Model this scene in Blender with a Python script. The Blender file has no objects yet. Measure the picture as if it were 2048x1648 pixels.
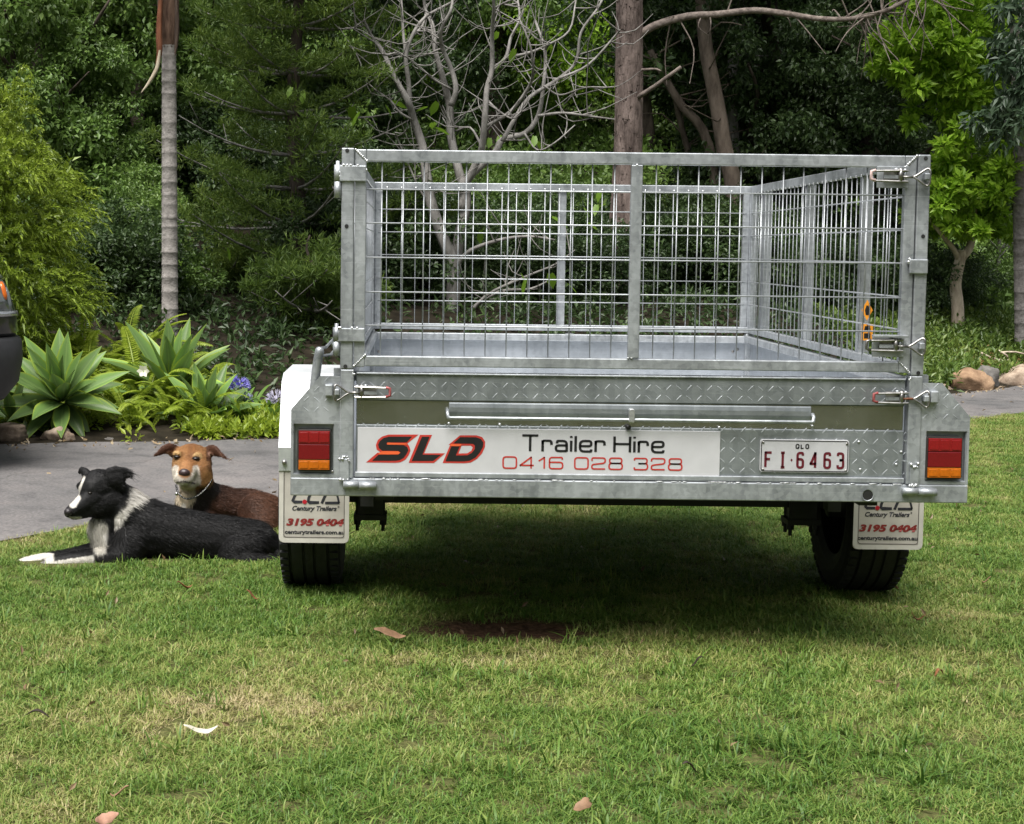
import bpy, bmesh, math, random
import numpy as np
from mathutils import Vector, Matrix, Quaternion
R = math.radians
rng = np.random.default_rng(7)
random.seed(7)
sc = bpy.context.scene
C = sc.collection

# ------------------------------------------------------------------ camera, sky, sun, exposure
CAM = np.array([-0.5795, -4.2113, 1.1229])
FPX, PPX, PPY = 3152.0, 832.5, 731.0
RGT = np.array([0.99993186, 0.00036036, 0.01166806])
DWN = np.array([0.01166297, -0.07353438, -0.99722448])
FWD = np.array([0.00049865, 0.99729262, -0.07353357])
cd = bpy.data.cameras.new('camera')
cam = bpy.data.objects.new('camera', cd); C.objects.link(cam)
cam.matrix_world = Matrix(((RGT[0], -DWN[0], -FWD[0], CAM[0]), (RGT[1], -DWN[1], -FWD[1], CAM[1]),
                           (RGT[2], -DWN[2], -FWD[2], CAM[2]), (0, 0, 0, 1)))
cd.sensor_fit = 'HORIZONTAL'; cd.sensor_width = 36.0; cd.lens = FPX / 2048 * 36
cd.shift_x = (1024 - PPX) / 2048; cd.shift_y = -(824 - PPY) / 2048
cd.clip_start = 0.05; cd.clip_end = 500
sc.camera = cam

SUN_EL, SUN_AZ = 64.0, 205.0        # azimuth measured clockwise from +Y: the sun stands high, behind and left of the viewer
world = bpy.data.worlds.new('World'); sc.world = world; world.use_nodes = True
wn = world.node_tree.nodes; wl = world.node_tree.links
bg = wn['Background']
sky = wn.new('ShaderNodeTexSky'); sky.sky_type = 'NISHITA'; sky.sun_disc = False
sky.sun_elevation = R(SUN_EL); sky.sun_rotation = R(SUN_AZ)
sky.air_density = 1.0; sky.dust_density = 3.0; sky.ozone_density = 1.0
hs = wn.new('ShaderNodeHueSaturation'); hs.inputs['Saturation'].default_value = 0.22
wl.new(sky.outputs[0], hs.inputs['Color']); wl.new(hs.outputs[0], bg.inputs[0])
bg.inputs[1].default_value = 0.075
sl = bpy.data.lights.new('sun', 'SUN'); sl.energy = 2.8; sl.angle = R(40); sl.color = (1.0, 0.97, 0.92)
so = bpy.data.objects.new('sun', sl); C.objects.link(so)
sd = Vector((math.sin(R(SUN_AZ)) * math.cos(R(SUN_EL)), math.cos(R(SUN_AZ)) * math.cos(R(SUN_EL)), math.sin(R(SUN_EL))))
so.rotation_euler = sd.to_track_quat('Z', 'Y').to_euler(); so.location = sd * 30
vs = sc.view_settings
vs.view_transform = 'Standard'; vs.look = 'None'; vs.gamma = 1.0; vs.use_curve_mapping = False
vs.exposure = 1.22
cy = sc.cycles
cy.max_bounces = 7; cy.diffuse_bounces = 3; cy.glossy_bounces = 3; cy.transmission_bounces = 4; cy.transparent_max_bounces = 6
cy.sample_clamp_indirect = 6.0; cy.use_denoising = True
try: cy.denoiser = 'OPENIMAGEDENOISE'
except Exception: pass

def at(u, v, Y):
    """The point at depth Y that the photograph shows at pixel (u, v)."""
    d = FWD + RGT * ((u - PPX) / FPX) + DWN * ((v - PPY) / FPX)
    return CAM + d * ((Y - CAM[1]) / d[1])
def atz(u, v, Z=0.0):
    d = FWD + RGT * ((u - PPX) / FPX) + DWN * ((v - PPY) / FPX)
    return CAM + d * ((Z - CAM[2]) / d[2])

# ------------------------------------------------------------------ object helpers
def link(o, parent=None):
    C.objects.link(o)
    if parent is not None:
        o.parent = parent
        o.matrix_parent_inverse = Matrix.Translation(-parent.location)      # meshes are written in world coordinates
    return o
def tag(o, label=None, cat=None, group=None, kind=None):
    if label: o['label'] = label
    if cat: o['category'] = cat
    if group: o['group'] = group
    if kind: o['kind'] = kind
    return o
def thing(name, loc, label, cat, group=None):
    o = bpy.data.objects.new(name, None); o.empty_display_size = 0.1
    o.location = loc; C.objects.link(o)
    return tag(o, label, cat, group)
def new_mesh(name, verts, faces, mat=None, smooth=False):
    me = bpy.data.meshes.new(name)
    me.from_pydata([tuple(map(float, v)) for v in verts], [], faces)
    if mat:
        for m in (mat if isinstance(mat, (list, tuple)) else [mat]): me.materials.append(m)
    if smooth: me.polygons.foreach_set('use_smooth', [True] * len(me.polygons))
    me.update(); return me
def np_mesh(name, verts, tris, mat=None, smooth=False, nside=3):
    """fast mesh from arrays"""
    me = bpy.data.meshes.new(name)
    nv, nf = len(verts), len(tris)
    me.vertices.add(nv); me.vertices.foreach_set('co', np.asarray(verts, np.float32).ravel())
    me.loops.add(nf * nside); me.loops.foreach_set('vertex_index', np.asarray(tris, np.int32).ravel())
    me.polygons.add(nf)
    me.polygons.foreach_set('loop_start', np.arange(0, nf * nside, nside, dtype=np.int32))
    me.polygons.foreach_set('use_smooth', np.full(nf, smooth))
    if mat: me.materials.append(mat)
    me.update(calc_edges=True); me.validate()
    return me
def mobj(name, me, parent=None):
    return link(bpy.data.objects.new(name, me), parent)

def frame_of(d):
    d = Vector(d).normalized()
    a = Vector((0, 0, 1)) if abs(d.z) < 0.9 else Vector((1, 0, 0))
    x = d.cross(a).normalized(); y = d.cross(x).normalized()
    return x, y
class MB:
    def __init__(s): s.v = []; s.f = []
    def box(s, x0, x1, y0, y1, z0, z1):
        b = len(s.v)
        s.v += [(x0,y0,z0),(x1,y0,z0),(x1,y1,z0),(x0,y1,z0),(x0,y0,z1),(x1,y0,z1),(x1,y1,z1),(x0,y1,z1)]
        s.f += [tuple(b+i for i in q) for q in ((0,3,2,1),(4,5,6,7),(0,1,5,4),(1,2,6,5),(2,3,7,6),(3,0,4,7))]
        return s
    def obox(s, c, ax, ay, az, hx, hy, hz):
        c, ax, ay, az = map(Vector, (c, ax, ay, az)); b = len(s.v)
        for k in ((-1,-1,-1),(1,-1,-1),(1,1,-1),(-1,1,-1),(-1,-1,1),(1,-1,1),(1,1,1),(-1,1,1)):
            s.v.append(tuple(c + ax*hx*k[0] + ay*hy*k[1] + az*hz*k[2]))
        s.f += [tuple(b+i for i in q) for q in ((0,3,2,1),(4,5,6,7),(0,1,5,4),(1,2,6,5),(2,3,7,6),(3,0,4,7))]
        return s
    def tube(s, pts, rad, seg=8, cap=True):
        pts = [Vector(p) for p in pts]; n = len(pts)
        if not hasattr(rad, '__len__'): rad = [rad] * n
        x = None; b0 = len(s.v)
        for i, p in enumerate(pts):
            d = (pts[min(i+1, n-1)] - pts[max(i-1, 0)])
            if d.length < 1e-9: d = Vector((0, 0, 1))
            d.normalize()
            if x is None: x, y = frame_of(d)
            else:
                x = (x - d * x.dot(d)).normalized(); y = d.cross(x).normalized()
            for k in range(seg):
                a = 2 * math.pi * k / seg
                s.v.append(tuple(p + (x * math.cos(a) + y * math.sin(a)) * rad[i]))
        for i in range(n - 1):
            for k in range(seg):
                k2 = (k + 1) % seg; a = b0 + i * seg
                s.f.append((a + k, a + k2, a + seg + k2, a + seg + k))
        if cap:
            s.f.append(tuple(b0 + k for k in reversed(range(seg))))
            s.f.append(tuple(b0 + (n - 1) * seg + k for k in range(seg)))
        return s
    def prism(s, poly, y0, y1, axis='y'):
        """poly of (x, z) extruded along y (or (y, z) along x)"""
        n = len(poly); b = len(s.v)
        for y in (y0, y1):
            for p in poly:
                s.v.append((p[0], y, p[1]) if axis == 'y' else ((y, p[0], p[1]) if axis == 'x' else (p[0], p[1], y)))
        s.f.append(tuple(b + i for i in range(n))); s.f.append(tuple(b + n + i for i in reversed(range(n))))
        for i in range(n):
            j = (i + 1) % n; s.f.append((b + j, b + i, b + n + i, b + n + j))
        return s
    def lathe(s, prof, c, axis='x', seg=32):
        """prof of (offset along the axis, radius)"""
        b = len(s.v); n = len(prof)
        for k in range(seg):
            a = 2 * math.pi * k / seg; ca, sa = math.cos(a), math.sin(a)
            for (t, r) in prof:
                if axis == 'x': s.v.append((c[0] + t, c[1] + r * ca, c[2] + r * sa))
                elif axis == 'y': s.v.append((c[0] + r * ca, c[1] + t, c[2] + r * sa))
                else: s.v.append((c[0] + r * ca, c[1] + r * sa, c[2] + t))
        for k in range(seg):
            k2 = (k + 1) % seg
            for i in range(n - 1):
                s.f.append((b + k*n + i, b + k2*n + i, b + k2*n + i + 1, b + k*n + i + 1))
        return s
    def ball(s, c, r, seg=8, rings=5, sq=(1, 1, 1)):
        b = len(s.v); c = Vector(c)
        for i in range(rings + 1):
            th = math.pi * i / rings
            for k in range(seg):
                a = 2 * math.pi * k / seg
                s.v.append((c.x + r*sq[0]*math.sin(th)*math.cos(a), c.y + r*sq[1]*math.sin(th)*math.sin(a), c.z + r*sq[2]*math.cos(th)))
        for i in range(rings):
            for k in range(seg):
                k2 = (k + 1) % seg
                s.f.append((b + i*seg + k, b + (i+1)*seg + k, b + (i+1)*seg + k2, b + i*seg + k2))
        return s
    def build(s, name, mat, parent=None, smooth=False, bevel=0, solid=True):
        me = new_mesh(name, s.v, s.f, mat, smooth)
        bm = bmesh.new(); bm.from_mesh(me)
        bmesh.ops.recalc_face_normals(bm, faces=bm.faces); bm.to_mesh(me); bm.free()
        o = mobj(name, me, parent)
        if bevel:
            m = o.modifiers.new('bevel', 'BEVEL'); m.width = bevel; m.segments = 2; m.limit_method = 'ANGLE'; m.angle_limit = R(40)
        return o
def spline(pts, n=6):
    """Catmull-Rom through points"""
    P = [np.array(p, float) for p in pts]; out = []
    P = [2*P[0]-P[1]] + P + [2*P[-1]-P[-2]]
    for i in range(1, len(P) - 2):
        for k in range(n):
            t = k / n; a, b, c, d = P[i-1:i+3]
            out.append(0.5*((2*b)+(-a+c)*t+(2*a-5*b+4*c-d)*t*t+(-a+3*b-3*c+d)*t**3))
    out.append(P[-2]); return out

# ------------------------------------------------------------------ materials
def mat_base(name):
    m = bpy.data.materials.new(name); m.use_nodes = True
    n = m.node_tree.nodes; l = m.node_tree.links
    return m, n, l, n['Principled BSDF']
def nd(n, t, **kw):
    x = n.new(t)
    for k, v in kw.items():
        if k in x.inputs: x.inputs[k].default_value = v
        else: setattr(x, k, v)
    return x
def ramp(n, stops, interp='LINEAR'):
    r = n.new('ShaderNodeValToRGB'); e = r.color_ramp.elements; r.color_ramp.interpolation = interp
    while len(e) < len(stops): e.new(0.5)
    for i, (p, c) in enumerate(stops):
        e[i].position = p; e[i].color = (*c, 1) if len(c) == 3 else c
    return r
def pos_node(n, l, scale=(1, 1, 1)):
    g = n.new('ShaderNodeNewGeometry'); m = nd(n, 'ShaderNodeMapping'); m.inputs['Scale'].default_value = scale
    l.new(g.outputs['Position'], m.inputs['Vector']); return m.outputs[0]
def plain(name, col, rough=0.6, metal=0.0, noise=0.15, nscale=30, bump=0.0, spec=0.5, coat=0.0):
    m, n, l, p = mat_base(name)
    v = pos_node(n, l)
    t = nd(n, 'ShaderNodeTexNoise', Scale=nscale, Detail=4.0); l.new(v, t.inputs['Vector'])
    c0 = tuple(max(0, c * (1 - noise)) for c in col); c1 = tuple(min(1, c * (1 + noise)) for c in col)
    r = ramp(n, [(0.3, c0), (0.7, c1)]); l.new(t.outputs[0], r.inputs[0]); l.new(r.outputs[0], p.inputs['Base Color'])
    p.inputs['Roughness'].default_value = rough; p.inputs['Metallic'].default_value = metal
    p.inputs['Specular IOR Level'].default_value = spec; p.inputs['Coat Weight'].default_value = coat
    if bump:
        b = nd(n, 'ShaderNodeBump', Strength=bump, Distance=0.01); l.new(t.outputs[0], b.inputs['Height']); l.new(b.outputs[0], p.inputs['Normal'])
    return m
def galv(name, lo, hi, rough=(0.32, 0.55), metal=0.9, spangle=90):
    """hot-dip galvanised steel: cloudy patches, spangle, runs and dull spots"""
    m, n, l, p = mat_base(name)
    v = pos_node(n, l)
    big = nd(n, 'ShaderNodeTexNoise', Scale=4.5, Detail=9.0, Roughness=0.68); l.new(v, big.inputs['Vector'])
    vo = nd(n, 'ShaderNodeTexVoronoi', Scale=spangle); l.new(v, vo.inputs['Vector'])
    run = nd(n, 'ShaderNodeTexNoise', Scale=1.0, Detail=3.0); l.new(pos_node(n, l, (38, 38, 5)), run.inputs['Vector'])
    a = nd(n, 'ShaderNodeMath', operation='MULTIPLY_ADD'); l.new(vo.outputs['Color'], a.inputs[0]); a.inputs[1].default_value = 0.20; l.new(big.outputs[0], a.inputs[2])
    b = nd(n, 'ShaderNodeMath', operation='MULTIPLY_ADD'); l.new(run.outputs[0], b.inputs[0]); b.inputs[1].default_value = 0.45; l.new(a.outputs[0], b.inputs[2])
    scr = nd(n, 'ShaderNodeTexNoise', Scale=1.0, Detail=2.0); l.new(pos_node(n, l, (6, 6, 260)), scr.inputs['Vector'])
    sr = ramp(n, [(0.60, (0, 0, 0)), (0.72, (1, 1, 1))]); l.new(scr.outputs[0], sr.inputs[0])
    b2 = nd(n, 'ShaderNodeMath', operation='MULTIPLY_ADD'); l.new(sr.outputs[0], b2.inputs[0]); b2.inputs[1].default_value = 0.16; l.new(b.outputs[0], b2.inputs[2])
    r = ramp(n, [(0.5, lo), (1.05, hi)]); l.new(b2.outputs[0], r.inputs[0]); l.new(r.outputs[0], p.inputs['Base Color'])
    rr = nd(n, 'ShaderNodeMapRange'); rr.inputs[1].default_value = 0.35; rr.inputs[2].default_value = 0.75
    rr.inputs[3].default_value = rough[0]; rr.inputs[4].default_value = rough[1]
    l.new(big.outputs[0], rr.inputs[0]); l.new(rr.outputs[0], p.inputs['Roughness'])
    p.inputs['Metallic'].default_value = metal
    bp = nd(n, 'ShaderNodeBump', Strength=0.12, Distance=0.004); l.new(b.outputs[0], bp.inputs['Height']); l.new(bp.outputs[0], p.inputs['Normal'])
    return m
def leafmat(name, cols, rough=0.45, trans=0.35, spec=0.5, big=0.6, gain=1.0):
    """leaf: colour varies leaf by leaf and branch by branch; light passes through"""
    m, n, l, p = mat_base(name)
    g = n.new('ShaderNodeNewGeometry')
    t = nd(n, 'ShaderNodeTexNoise', Scale=big, Detail=2.0); l.new(g.outputs['Position'], t.inputs['Vector'])
    a = nd(n, 'ShaderNodeMath', operation='MULTIPLY_ADD'); l.new(g.outputs['Random Per Island'], a.inputs[0]); a.inputs[1].default_value = 0.6
    b = nd(n, 'ShaderNodeMath', operation='MULTIPLY_ADD'); l.new(t.outputs[0], b.inputs[0]); b.inputs[1].default_value = 0.8; b.inputs[2].default_value = -0.2
    l.new(b.outputs[0], a.inputs[2])
    k = len(cols); r = ramp(n, [(i / max(1, k - 1), tuple(min(1, x*gain) for x in c)) for i, c in enumerate(cols)])
    l.new(a.outputs[0], r.inputs[0]); l.new(r.outputs[0], p.inputs['Base Color'])
    p.inputs['Roughness'].default_value = rough; p.inputs['Specular IOR Level'].default_value = spec
    tr = n.new('ShaderNodeBsdfTranslucent'); l.new(r.outputs[0], tr.inputs[0])
    mx = n.new('ShaderNodeMixShader'); mx.inputs[0].default_value = trans
    l.new(p.outputs[0], mx.inputs[1]); l.new(tr.outputs[0], mx.inputs[2]); l.new(mx.outputs[0], n['Material Output'].inputs[0])
    return m
def barkmat(name, c0, c1, sx=12, sz=3, bump=0.6, dist=0.02):
    m, n, l, p = mat_base(name)
    t = nd(n, 'ShaderNodeTexNoise', Scale=1.0, Detail=6.0, Roughness=0.65); l.new(pos_node(n, l, (sx, sx, sz)), t.inputs['Vector'])
    r = ramp(n, [(0.32, c0), (0.68, c1)]); l.new(t.outputs[0], r.inputs[0]); l.new(r.outputs[0], p.inputs['Base Color'])
    p.inputs['Roughness'].default_value = 0.9; p.inputs['Specular IOR Level'].default_value = 0.2
    b = nd(n, 'ShaderNodeBump', Strength=bump, Distance=dist); l.new(t.outputs[0], b.inputs['Height']); l.new(b.outputs[0], p.inputs['Normal'])
    return m
GALV = galv('galvanised_steel', (0.15, 0.163, 0.178), (0.47, 0.495, 0.52), rough=(0.36, 0.56), metal=0.6)
GALV_SMOOTH = galv('galvanised_sheet', (0.15, 0.168, 0.18), (0.32, 0.345, 0.362), rough=(0.30, 0.48), metal=0.6, spangle=50)
MIRROR = galv('smooth_rolled_steel', (0.29, 0.30, 0.29), (0.40, 0.41, 0.40), rough=(0.22, 0.32), metal=0.95, spangle=30)
ZINC = galv('zinc_sheet', (0.27, 0.295, 0.325), (0.42, 0.45, 0.49), rough=(0.4, 0.55), metal=0.6, spangle=60)
WIREM = galv('zinc_wire', (0.25, 0.265, 0.28), (0.44, 0.46, 0.48), rough=(0.35, 0.5), metal=0.5)
MUDG = galv('bright_mudguard', (0.46, 0.48, 0.50), (0.64, 0.66, 0.68), rough=(0.4, 0.55), metal=0.3)
WELD = plain('weld_zinc', (0.52, 0.53, 0.54), 0.4, 0.8, 0.15, 120)
DARKSTEEL = plain('dull_latch_steel', (0.30, 0.29, 0.28), 0.38, 0.95, 0.3, 60)
REDGRIP = plain('red_vinyl_grip', (0.30, 0.07, 0.07), 0.5, 0, 0.3, 80)
RUST = plain('rusty_rod', (0.16, 0.06, 0.028), 0.8, 0.2, .35, 120)
BLACKSTEEL = plain('black_painted_steel', (0.012, 0.012, 0.012), 0.55)
RUBBER = plain('tyre_rubber', (0.016, 0.016, 0.017), 0.75, 0, 0.3, 60, 0.1)
# ------------------------------------------------------------------ lettering
def roundpath(pts, r, closed=False, n=4):
    P = [np.array(p, float) for p in pts]; out = []; m = len(P)
    for i, p in enumerate(P):
        if not closed and i in (0, m - 1): out.append(p); continue
        a, b = P[i - 1], P[(i + 1) % m]
        da, db = a - p, b - p; la, lb = np.linalg.norm(da), np.linalg.norm(db)
        rr = min(r, la * 0.48, lb * 0.48); p0 = p + da / la * rr; p1 = p + db / lb * rr
        for k in range(n + 1):
            t = k / n; out.append((1-t)**2 * p0 + 2*t*(1-t)*p + t*t*p1)
    return out
def ribbon(path, w, closed=False):
    """flat stroke: list of quads in 2-D"""
    P = path; m = len(P); L = []; Rr = []
    for i in range(m):
        a = P[i-1] if (closed or i > 0) else P[i]; b = P[(i+1) % m] if (closed or i < m-1) else P[i]
        d = b - a; d = d / (np.linalg.norm(d) + 1e-12); nrm = np.array([-d[1], d[0]])
        if 0 < i < m-1 or closed:
            d1 = P[i] - P[i-1]; d1 = d1 / (np.linalg.norm(d1) + 1e-12)
            c = max(0.5, abs(np.dot(nrm, [-d1[1], d1[0]])))
        else: c = 1
        L.append(P[i] + nrm * w/2/c); Rr.append(P[i] - nrm * w/2/c)
    q = []
    for i in range(m if closed else m-1):
        j = (i+1) % m; q.append((L[i], L[j], Rr[j], Rr[i]))
    return q
GL = {  # strokes: (points, closed), advance width; cap height 1, x-height 0.7
 'T': ([([(0,1),(1.12,1)],0),([(.56,0),(.56,1)],0)],1.12), 'r': ([([(0,0),(0,.7)],0),([(0,.45),(0,.68),(.6,.68),(.62,.42)],0)],.62),
 'a': ([([(.08,.52),(.08,.68),(.75,.68),(.75,0)],0),([(.75,.39),(0,.39),(0,.03),(.75,.03)],0)],.75),
 'i': ([([(0,0),(0,.7)],0),([(0,.88),(0,1.0)],0)],.0), 'l': ([([(0,0),(0,1)],0)],.0),
 'e': ([([(0,.36),(.78,.36),(.78,.69),(0,.69),(0,.02),(.78,.02),(.78,.16)],0)],.78),
 'H': ([([(0,0),(0,1)],0),([(1.08,0),(1.08,1)],0),([(0,.52),(1.08,.52)],0)],1.08),
 '0': ([([(0,0),(1,0),(1,1),(0,1)],1)],1.0), '4': ([([(.82,0),(.82,1),(0,.27),(1.02,.27)],-1)],1.0),
 '1': ([([(.1,.66),(.52,1),(.52,0)],-1)],.62), '6': ([([(.96,.82),(.96,1),(0,1),(0,0),(1,0),(1,.57),(0,.57)],0)],1.0),
 '2': ([([(0,.74),(0,1),(1,1),(1,.55),(0,.4),(0,.02),(1,.02)],0)],1.0),
 '8': ([([(.04,.54),(.96,.54),(.96,1),(.04,1)],1),([(0,0),(1,0),(1,.54),(0,.54)],1)],1.0),
 '3': ([([(0,.82),(0,1),(.95,1),(.95,.54),(.3,.54)],0),([(.3,.54),(1,.54),(1,0),(0,0),(0,.2)],0)],1.0),
 'F': ([([(0,0),(0,1),(.95,1)],-1),([(0,.55),(.72,.55)],0)],1.0), 'I': ([([(.3,0),(.3,1)],0),([(.04,1),(.56,1)],0),([(.04,0),(.56,0)],0)],.6),
 'Q': ([([(0,0),(1,0),(1,1),(0,1)],1),([(.6,.3),(1.05,-.05)],0)],1.0), 'L': ([([(0,1),(0,0),(.9,0)],-1)],.9), 'D': ([([(0,0),(.95,0),(.95,1),(0,1)],1)],1.0),
}
class Flat:
    """flat print on an upright face: 2-D shapes in (x, z) given a depth"""
    def __init__(s): s.v = []; s.f = []
    def quad(s, q, y):
        b = len(s.v); s.v += [(p[0], y, p[1]) for p in q]; s.f.append(tuple(range(b, b + len(q))))
    def text(s, txt, x, z, h, sx, w, y, gap=0.3, space=0.7, r=0.25):
        for ch in txt:
            if ch == ' ': x += space * h * sx; continue
            strokes, adv = GL[ch]
            for pts, cl in strokes:
                P = [(x + p[0]*h*sx, z + p[1]*h) for p in pts]
                path = [np.array(p) for p in P] if cl == -1 or len(P) == 2 else roundpath(P, r*h, cl == 1)
                if cl == -1:      # sharp corners: separate strokes
                    for i in range(len(path)-1):
                        d = path[i+1]-path[i]; d = d/np.linalg.norm(d)*w*0.35
                        for q in ribbon([path[i]-(d if i else 0*d), path[i+1]+(d if i < len(path)-2 else 0*d)], w): s.quad(q, y)
                else:
                    for q in ribbon(path, w, cl == 1): s.quad(q, y)
            x += adv*h*sx + gap*h*sx + w*0.6
        return x
    def build(s, name, mat, parent):
        o = mobj(name, new_mesh(name, s.v, s.f, mat), parent)
        return tag(o, kind='stuff') if name == 'lettering' else o
def poly_obj(name, polys, y, mat, parent):
    """filled 2-D polygons (outer ring, may be concave) through a 2-D curve fill"""
    cu = bpy.data.curves.new(name, 'CURVE'); cu.dimensions = '2D'; cu.fill_mode = 'BOTH'
    for poly in polys:
        sp = cu.splines.new('POLY'); sp.points.add(len(poly) - 1); sp.use_cyclic_u = True
        for i, p in enumerate(poly): sp.points[i].co = (p[0], p[1], 0, 1)
    tmp = bpy.data.objects.new(name, cu); C.objects.link(tmp)
    dg = bpy.context.evaluated_depsgraph_get(); me = bpy.data.meshes.new_from_object(tmp.evaluated_get(dg))
    bpy.data.objects.remove(tmp); bpy.data.curves.remove(cu)
    me.transform(Matrix(((1,0,0,0),(0,0,-1,y),(0,1,0,0),(0,0,0,1))))
    me.materials.clear(); me.materials.append(mat); me.name = name
    return mobj(name, me, parent)
def font_obj(name, txt, x, z, w, h, y, mat, parent, shear=0.0, bold=0.0):
    """line of print fitted to the box x..x+w, z..z+h"""
    cu = bpy.data.curves.new(name, 'FONT'); cu.body = txt; cu.size = 1.0; cu.shear = shear; cu.offset = bold; cu.resolution_u = 3
    tmp = bpy.data.objects.new(name, cu); C.objects.link(tmp)
    dg = bpy.context.evaluated_depsgraph_get(); me = bpy.data.meshes.new_from_object(tmp.evaluated_get(dg))
    bpy.data.objects.remove(tmp); bpy.data.curves.remove(cu)
    n = len(me.vertices); co = np.zeros(n*3, np.float32); me.vertices.foreach_get('co', co); co = co.reshape(-1, 3)
    mn, mx = co.min(0), co.max(0); q = np.zeros_like(co)
    q[:, 0] = x + (co[:, 0]-mn[0])/(mx[0]-mn[0])*w; q[:, 1] = y; q[:, 2] = z + (co[:, 1]-mn[1])/(mx[1]-mn[1])*h
    me.vertices.foreach_set('co', q.ravel()); me.materials.clear(); me.materials.append(mat); me.update(); me.name = name
    return tag(mobj(name, me, parent), kind='stuff')

# ------------------------------------------------------------------ the box trailer with its cage
T = thing('box_trailer', (0, 0, 0), 'galvanised box trailer with a wire mesh cage standing on the lawn', 'trailer')
def fx(u, v, Y=0.0):
    p = at(u, v, Y); return float(p[0]), float(p[2])
BX = 0.913
# rear cross beam with its round cable hole
beam = MB().box(-BX, BX, 0, 0.05, 0.457, 0.506).build('rear_beam', GALV, T, bevel=0.003)
hx, hz = fx(1735, 990)
h = MB().lathe([(-0.0035, 0.0165), (-0.0035, 0.0140), (0.004, 0.0140)], (hx, 0, hz), 'y', 20); h.build('hole_rim', GALV, beam, smooth=True)
MB().lathe([(-0.0025, 0.0), (-0.0025, 0.0142)], (hx, 0, hz), 'y', 20).build('hole', BLACKSTEEL, beam)
mb = MB()
for i in range(70):          # ragged zinc drips along the top edge of the beam
    x = random.uniform(-0.73, 0.75); mb.ball((x, 0.0, 0.5065), random.uniform(0.0012, 0.003), 6, 4, (random.uniform(1.5, 5), .6, .6))
tag(mb.build('zinc_drips', WELD, beam, True), kind='stuff')
MB().box(-0.74, 0.742, 0.004, 0.03, 0.509, 0.523).build('bottom_lip', GALV, T, bevel=0.002)
# chassis, floor and walls of the tray
MB().box(-0.765, 0.765, 0.05, 2.12, 0.500, 0.506).build('floor', MUDG, T)
for s in (-1, 1):
    MB().box(s*0.66-0.025, s*0.66+0.025, 0.05, 2.12, 0.44, 0.50).build('chassis_rail', BLACKSTEEL, T)
    w = MB().box(min(s*.762, s*.766), max(s*.762, s*.766), 0.04, 2.13, 0.50, 0.765); side = w.build('side_wall', ZINC, T)
    MB().box(min(s*.735, s*.772), max(s*.735, s*.772), 0.045, 2.13, 0.765, 0.792).build('side_rail', GALV, side, bevel=0.003)
    for yy in (0.5, 1.0, 1.55, 2.05):
        MB().box(min(s*.768, s*.80), max(s*.768, s*.80), yy, yy+.03, .50, .76).build('side_rib', GALV, side)
fw = MB().box(-0.765, 0.765, 2.126, 2.13, 0.50, 0.762).build('front_wall', ZINC, T)
MB().box(-0.77, 0.77, 2.10, 2.135, 0.762, 0.79).build('front_rail', GALV, fw, bevel=0.003)
for (u, v) in ((748, 698), (757, 703), (1466, 703), (1475, 699)):
    p = at(u, v, 2.124); MB().ball(p, .006, 8, 4, (1, .3, 1)).build('bolt', DARKSTEEL, fw, True)
for y in (0.35, 0.75, 1.35, 1.75): MB().box(-0.64, 0.64, y, y+0.04, 0.455, 0.4995).build('cross_member', BLACKSTEEL, T)
# body corner posts
for s in (-1, 1):
    p = MB().box(min(s*.744, s*.78), max(s*.744, s*.78), -0.004, 0.036, 0.5065, 0.800).build('corner_post', GALV, T, bevel=0.003)
    MB().box(min(s*.744, s*.78), max(s*.744, s*.78), 2.10, 2.138, 0.5065, 0.800).build('corner_post', GALV, T, bevel=0.003)
    mb = MB()
    for i in range(6): mb.ball((s*(.744+random.uniform(-.002, .003)), -0.003, .797+random.uniform(-.012, .004)), random.uniform(.0015, .0032), 6, 4)
    tag(mb.build('weld_bead', WELD, p, True), kind='stuff')

# checker plate treads: raised lozenges, alternately slanted
def treads(inside, x0, x1, z0, z1, y, parent, pitch=0.0275, L=0.0115, W=0.0015, H=0.0006, ox=0.0):
    V = []; Fc = []
    nx = int((x1-x0)/pitch)+2; nz = int((z1-z0)/pitch)+2
    for i in range(nx):
        for j in range(nz):
            x = x0 + (i + ox)*pitch; z = z0 + (j+.3)*pitch; a = R(47 if (i+j) % 2 else -40)
            if not inside(x, z): continue
            d = np.array([math.cos(a), math.sin(a)]); n = np.array([-d[1], d[0]]); c = np.array([x, z]); b = len(V)
            for t, w, hh in ((-1,0,0),(-.45,1,0),(.45,1,0),(1,0,0),(.45,-1,0),(-.45,-1,0),(-.55,0,1),(.55,0,1)):
                q = c + d*L*t + n*W*w; V.append((q[0], y - H*hh, q[1]))
            Fc += [tuple(b+k for k in f) for f in ((0,1,6),(1,2,7,6),(2,3,7),(3,4,7),(4,5,6,7),(5,0,6))]
    return tag(mobj('tread', new_mesh('tread', V, Fc, GALV), parent), kind='stuff')

# tailgate: upper checker band, a smooth slanted recess, lower checker panel
TX0, TX1 = fx(712, 850, .012)[0], fx(1808, 850, .012)[0]
ZT, ZU, ZL, ZB = 0.786, 0.718, 0.650, 0.5235
prof = [(0.012, ZB), (0.012, ZL), (0.020, ZL+0.0015), (0.020, ZU-0.002), (0.012, ZU), (0.012, ZT), (0.040, ZT), (0.052, ZU-.004), (0.052, ZB)]
tg = MB().prism([(p[0], p[1]) for p in prof], TX0, TX1, 'x').build('tailgate', GALV_SMOOTH, T, bevel=0.0015)
treads(lambda x, z: True, TX0+.015, TX1-.03, ZU+.006, ZT-.03, 0.012, tg)
treads(lambda x, z: True, TX0+.015, TX1-.03, ZB+.006, ZL-.03, 0.012, tg, ox=.4)
MB().box(TX0, TX1, 0.006, 0.046, ZT+.0005, ZT+0.006).build('top_edge', GALV, tg, bevel=0.002)
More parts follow.
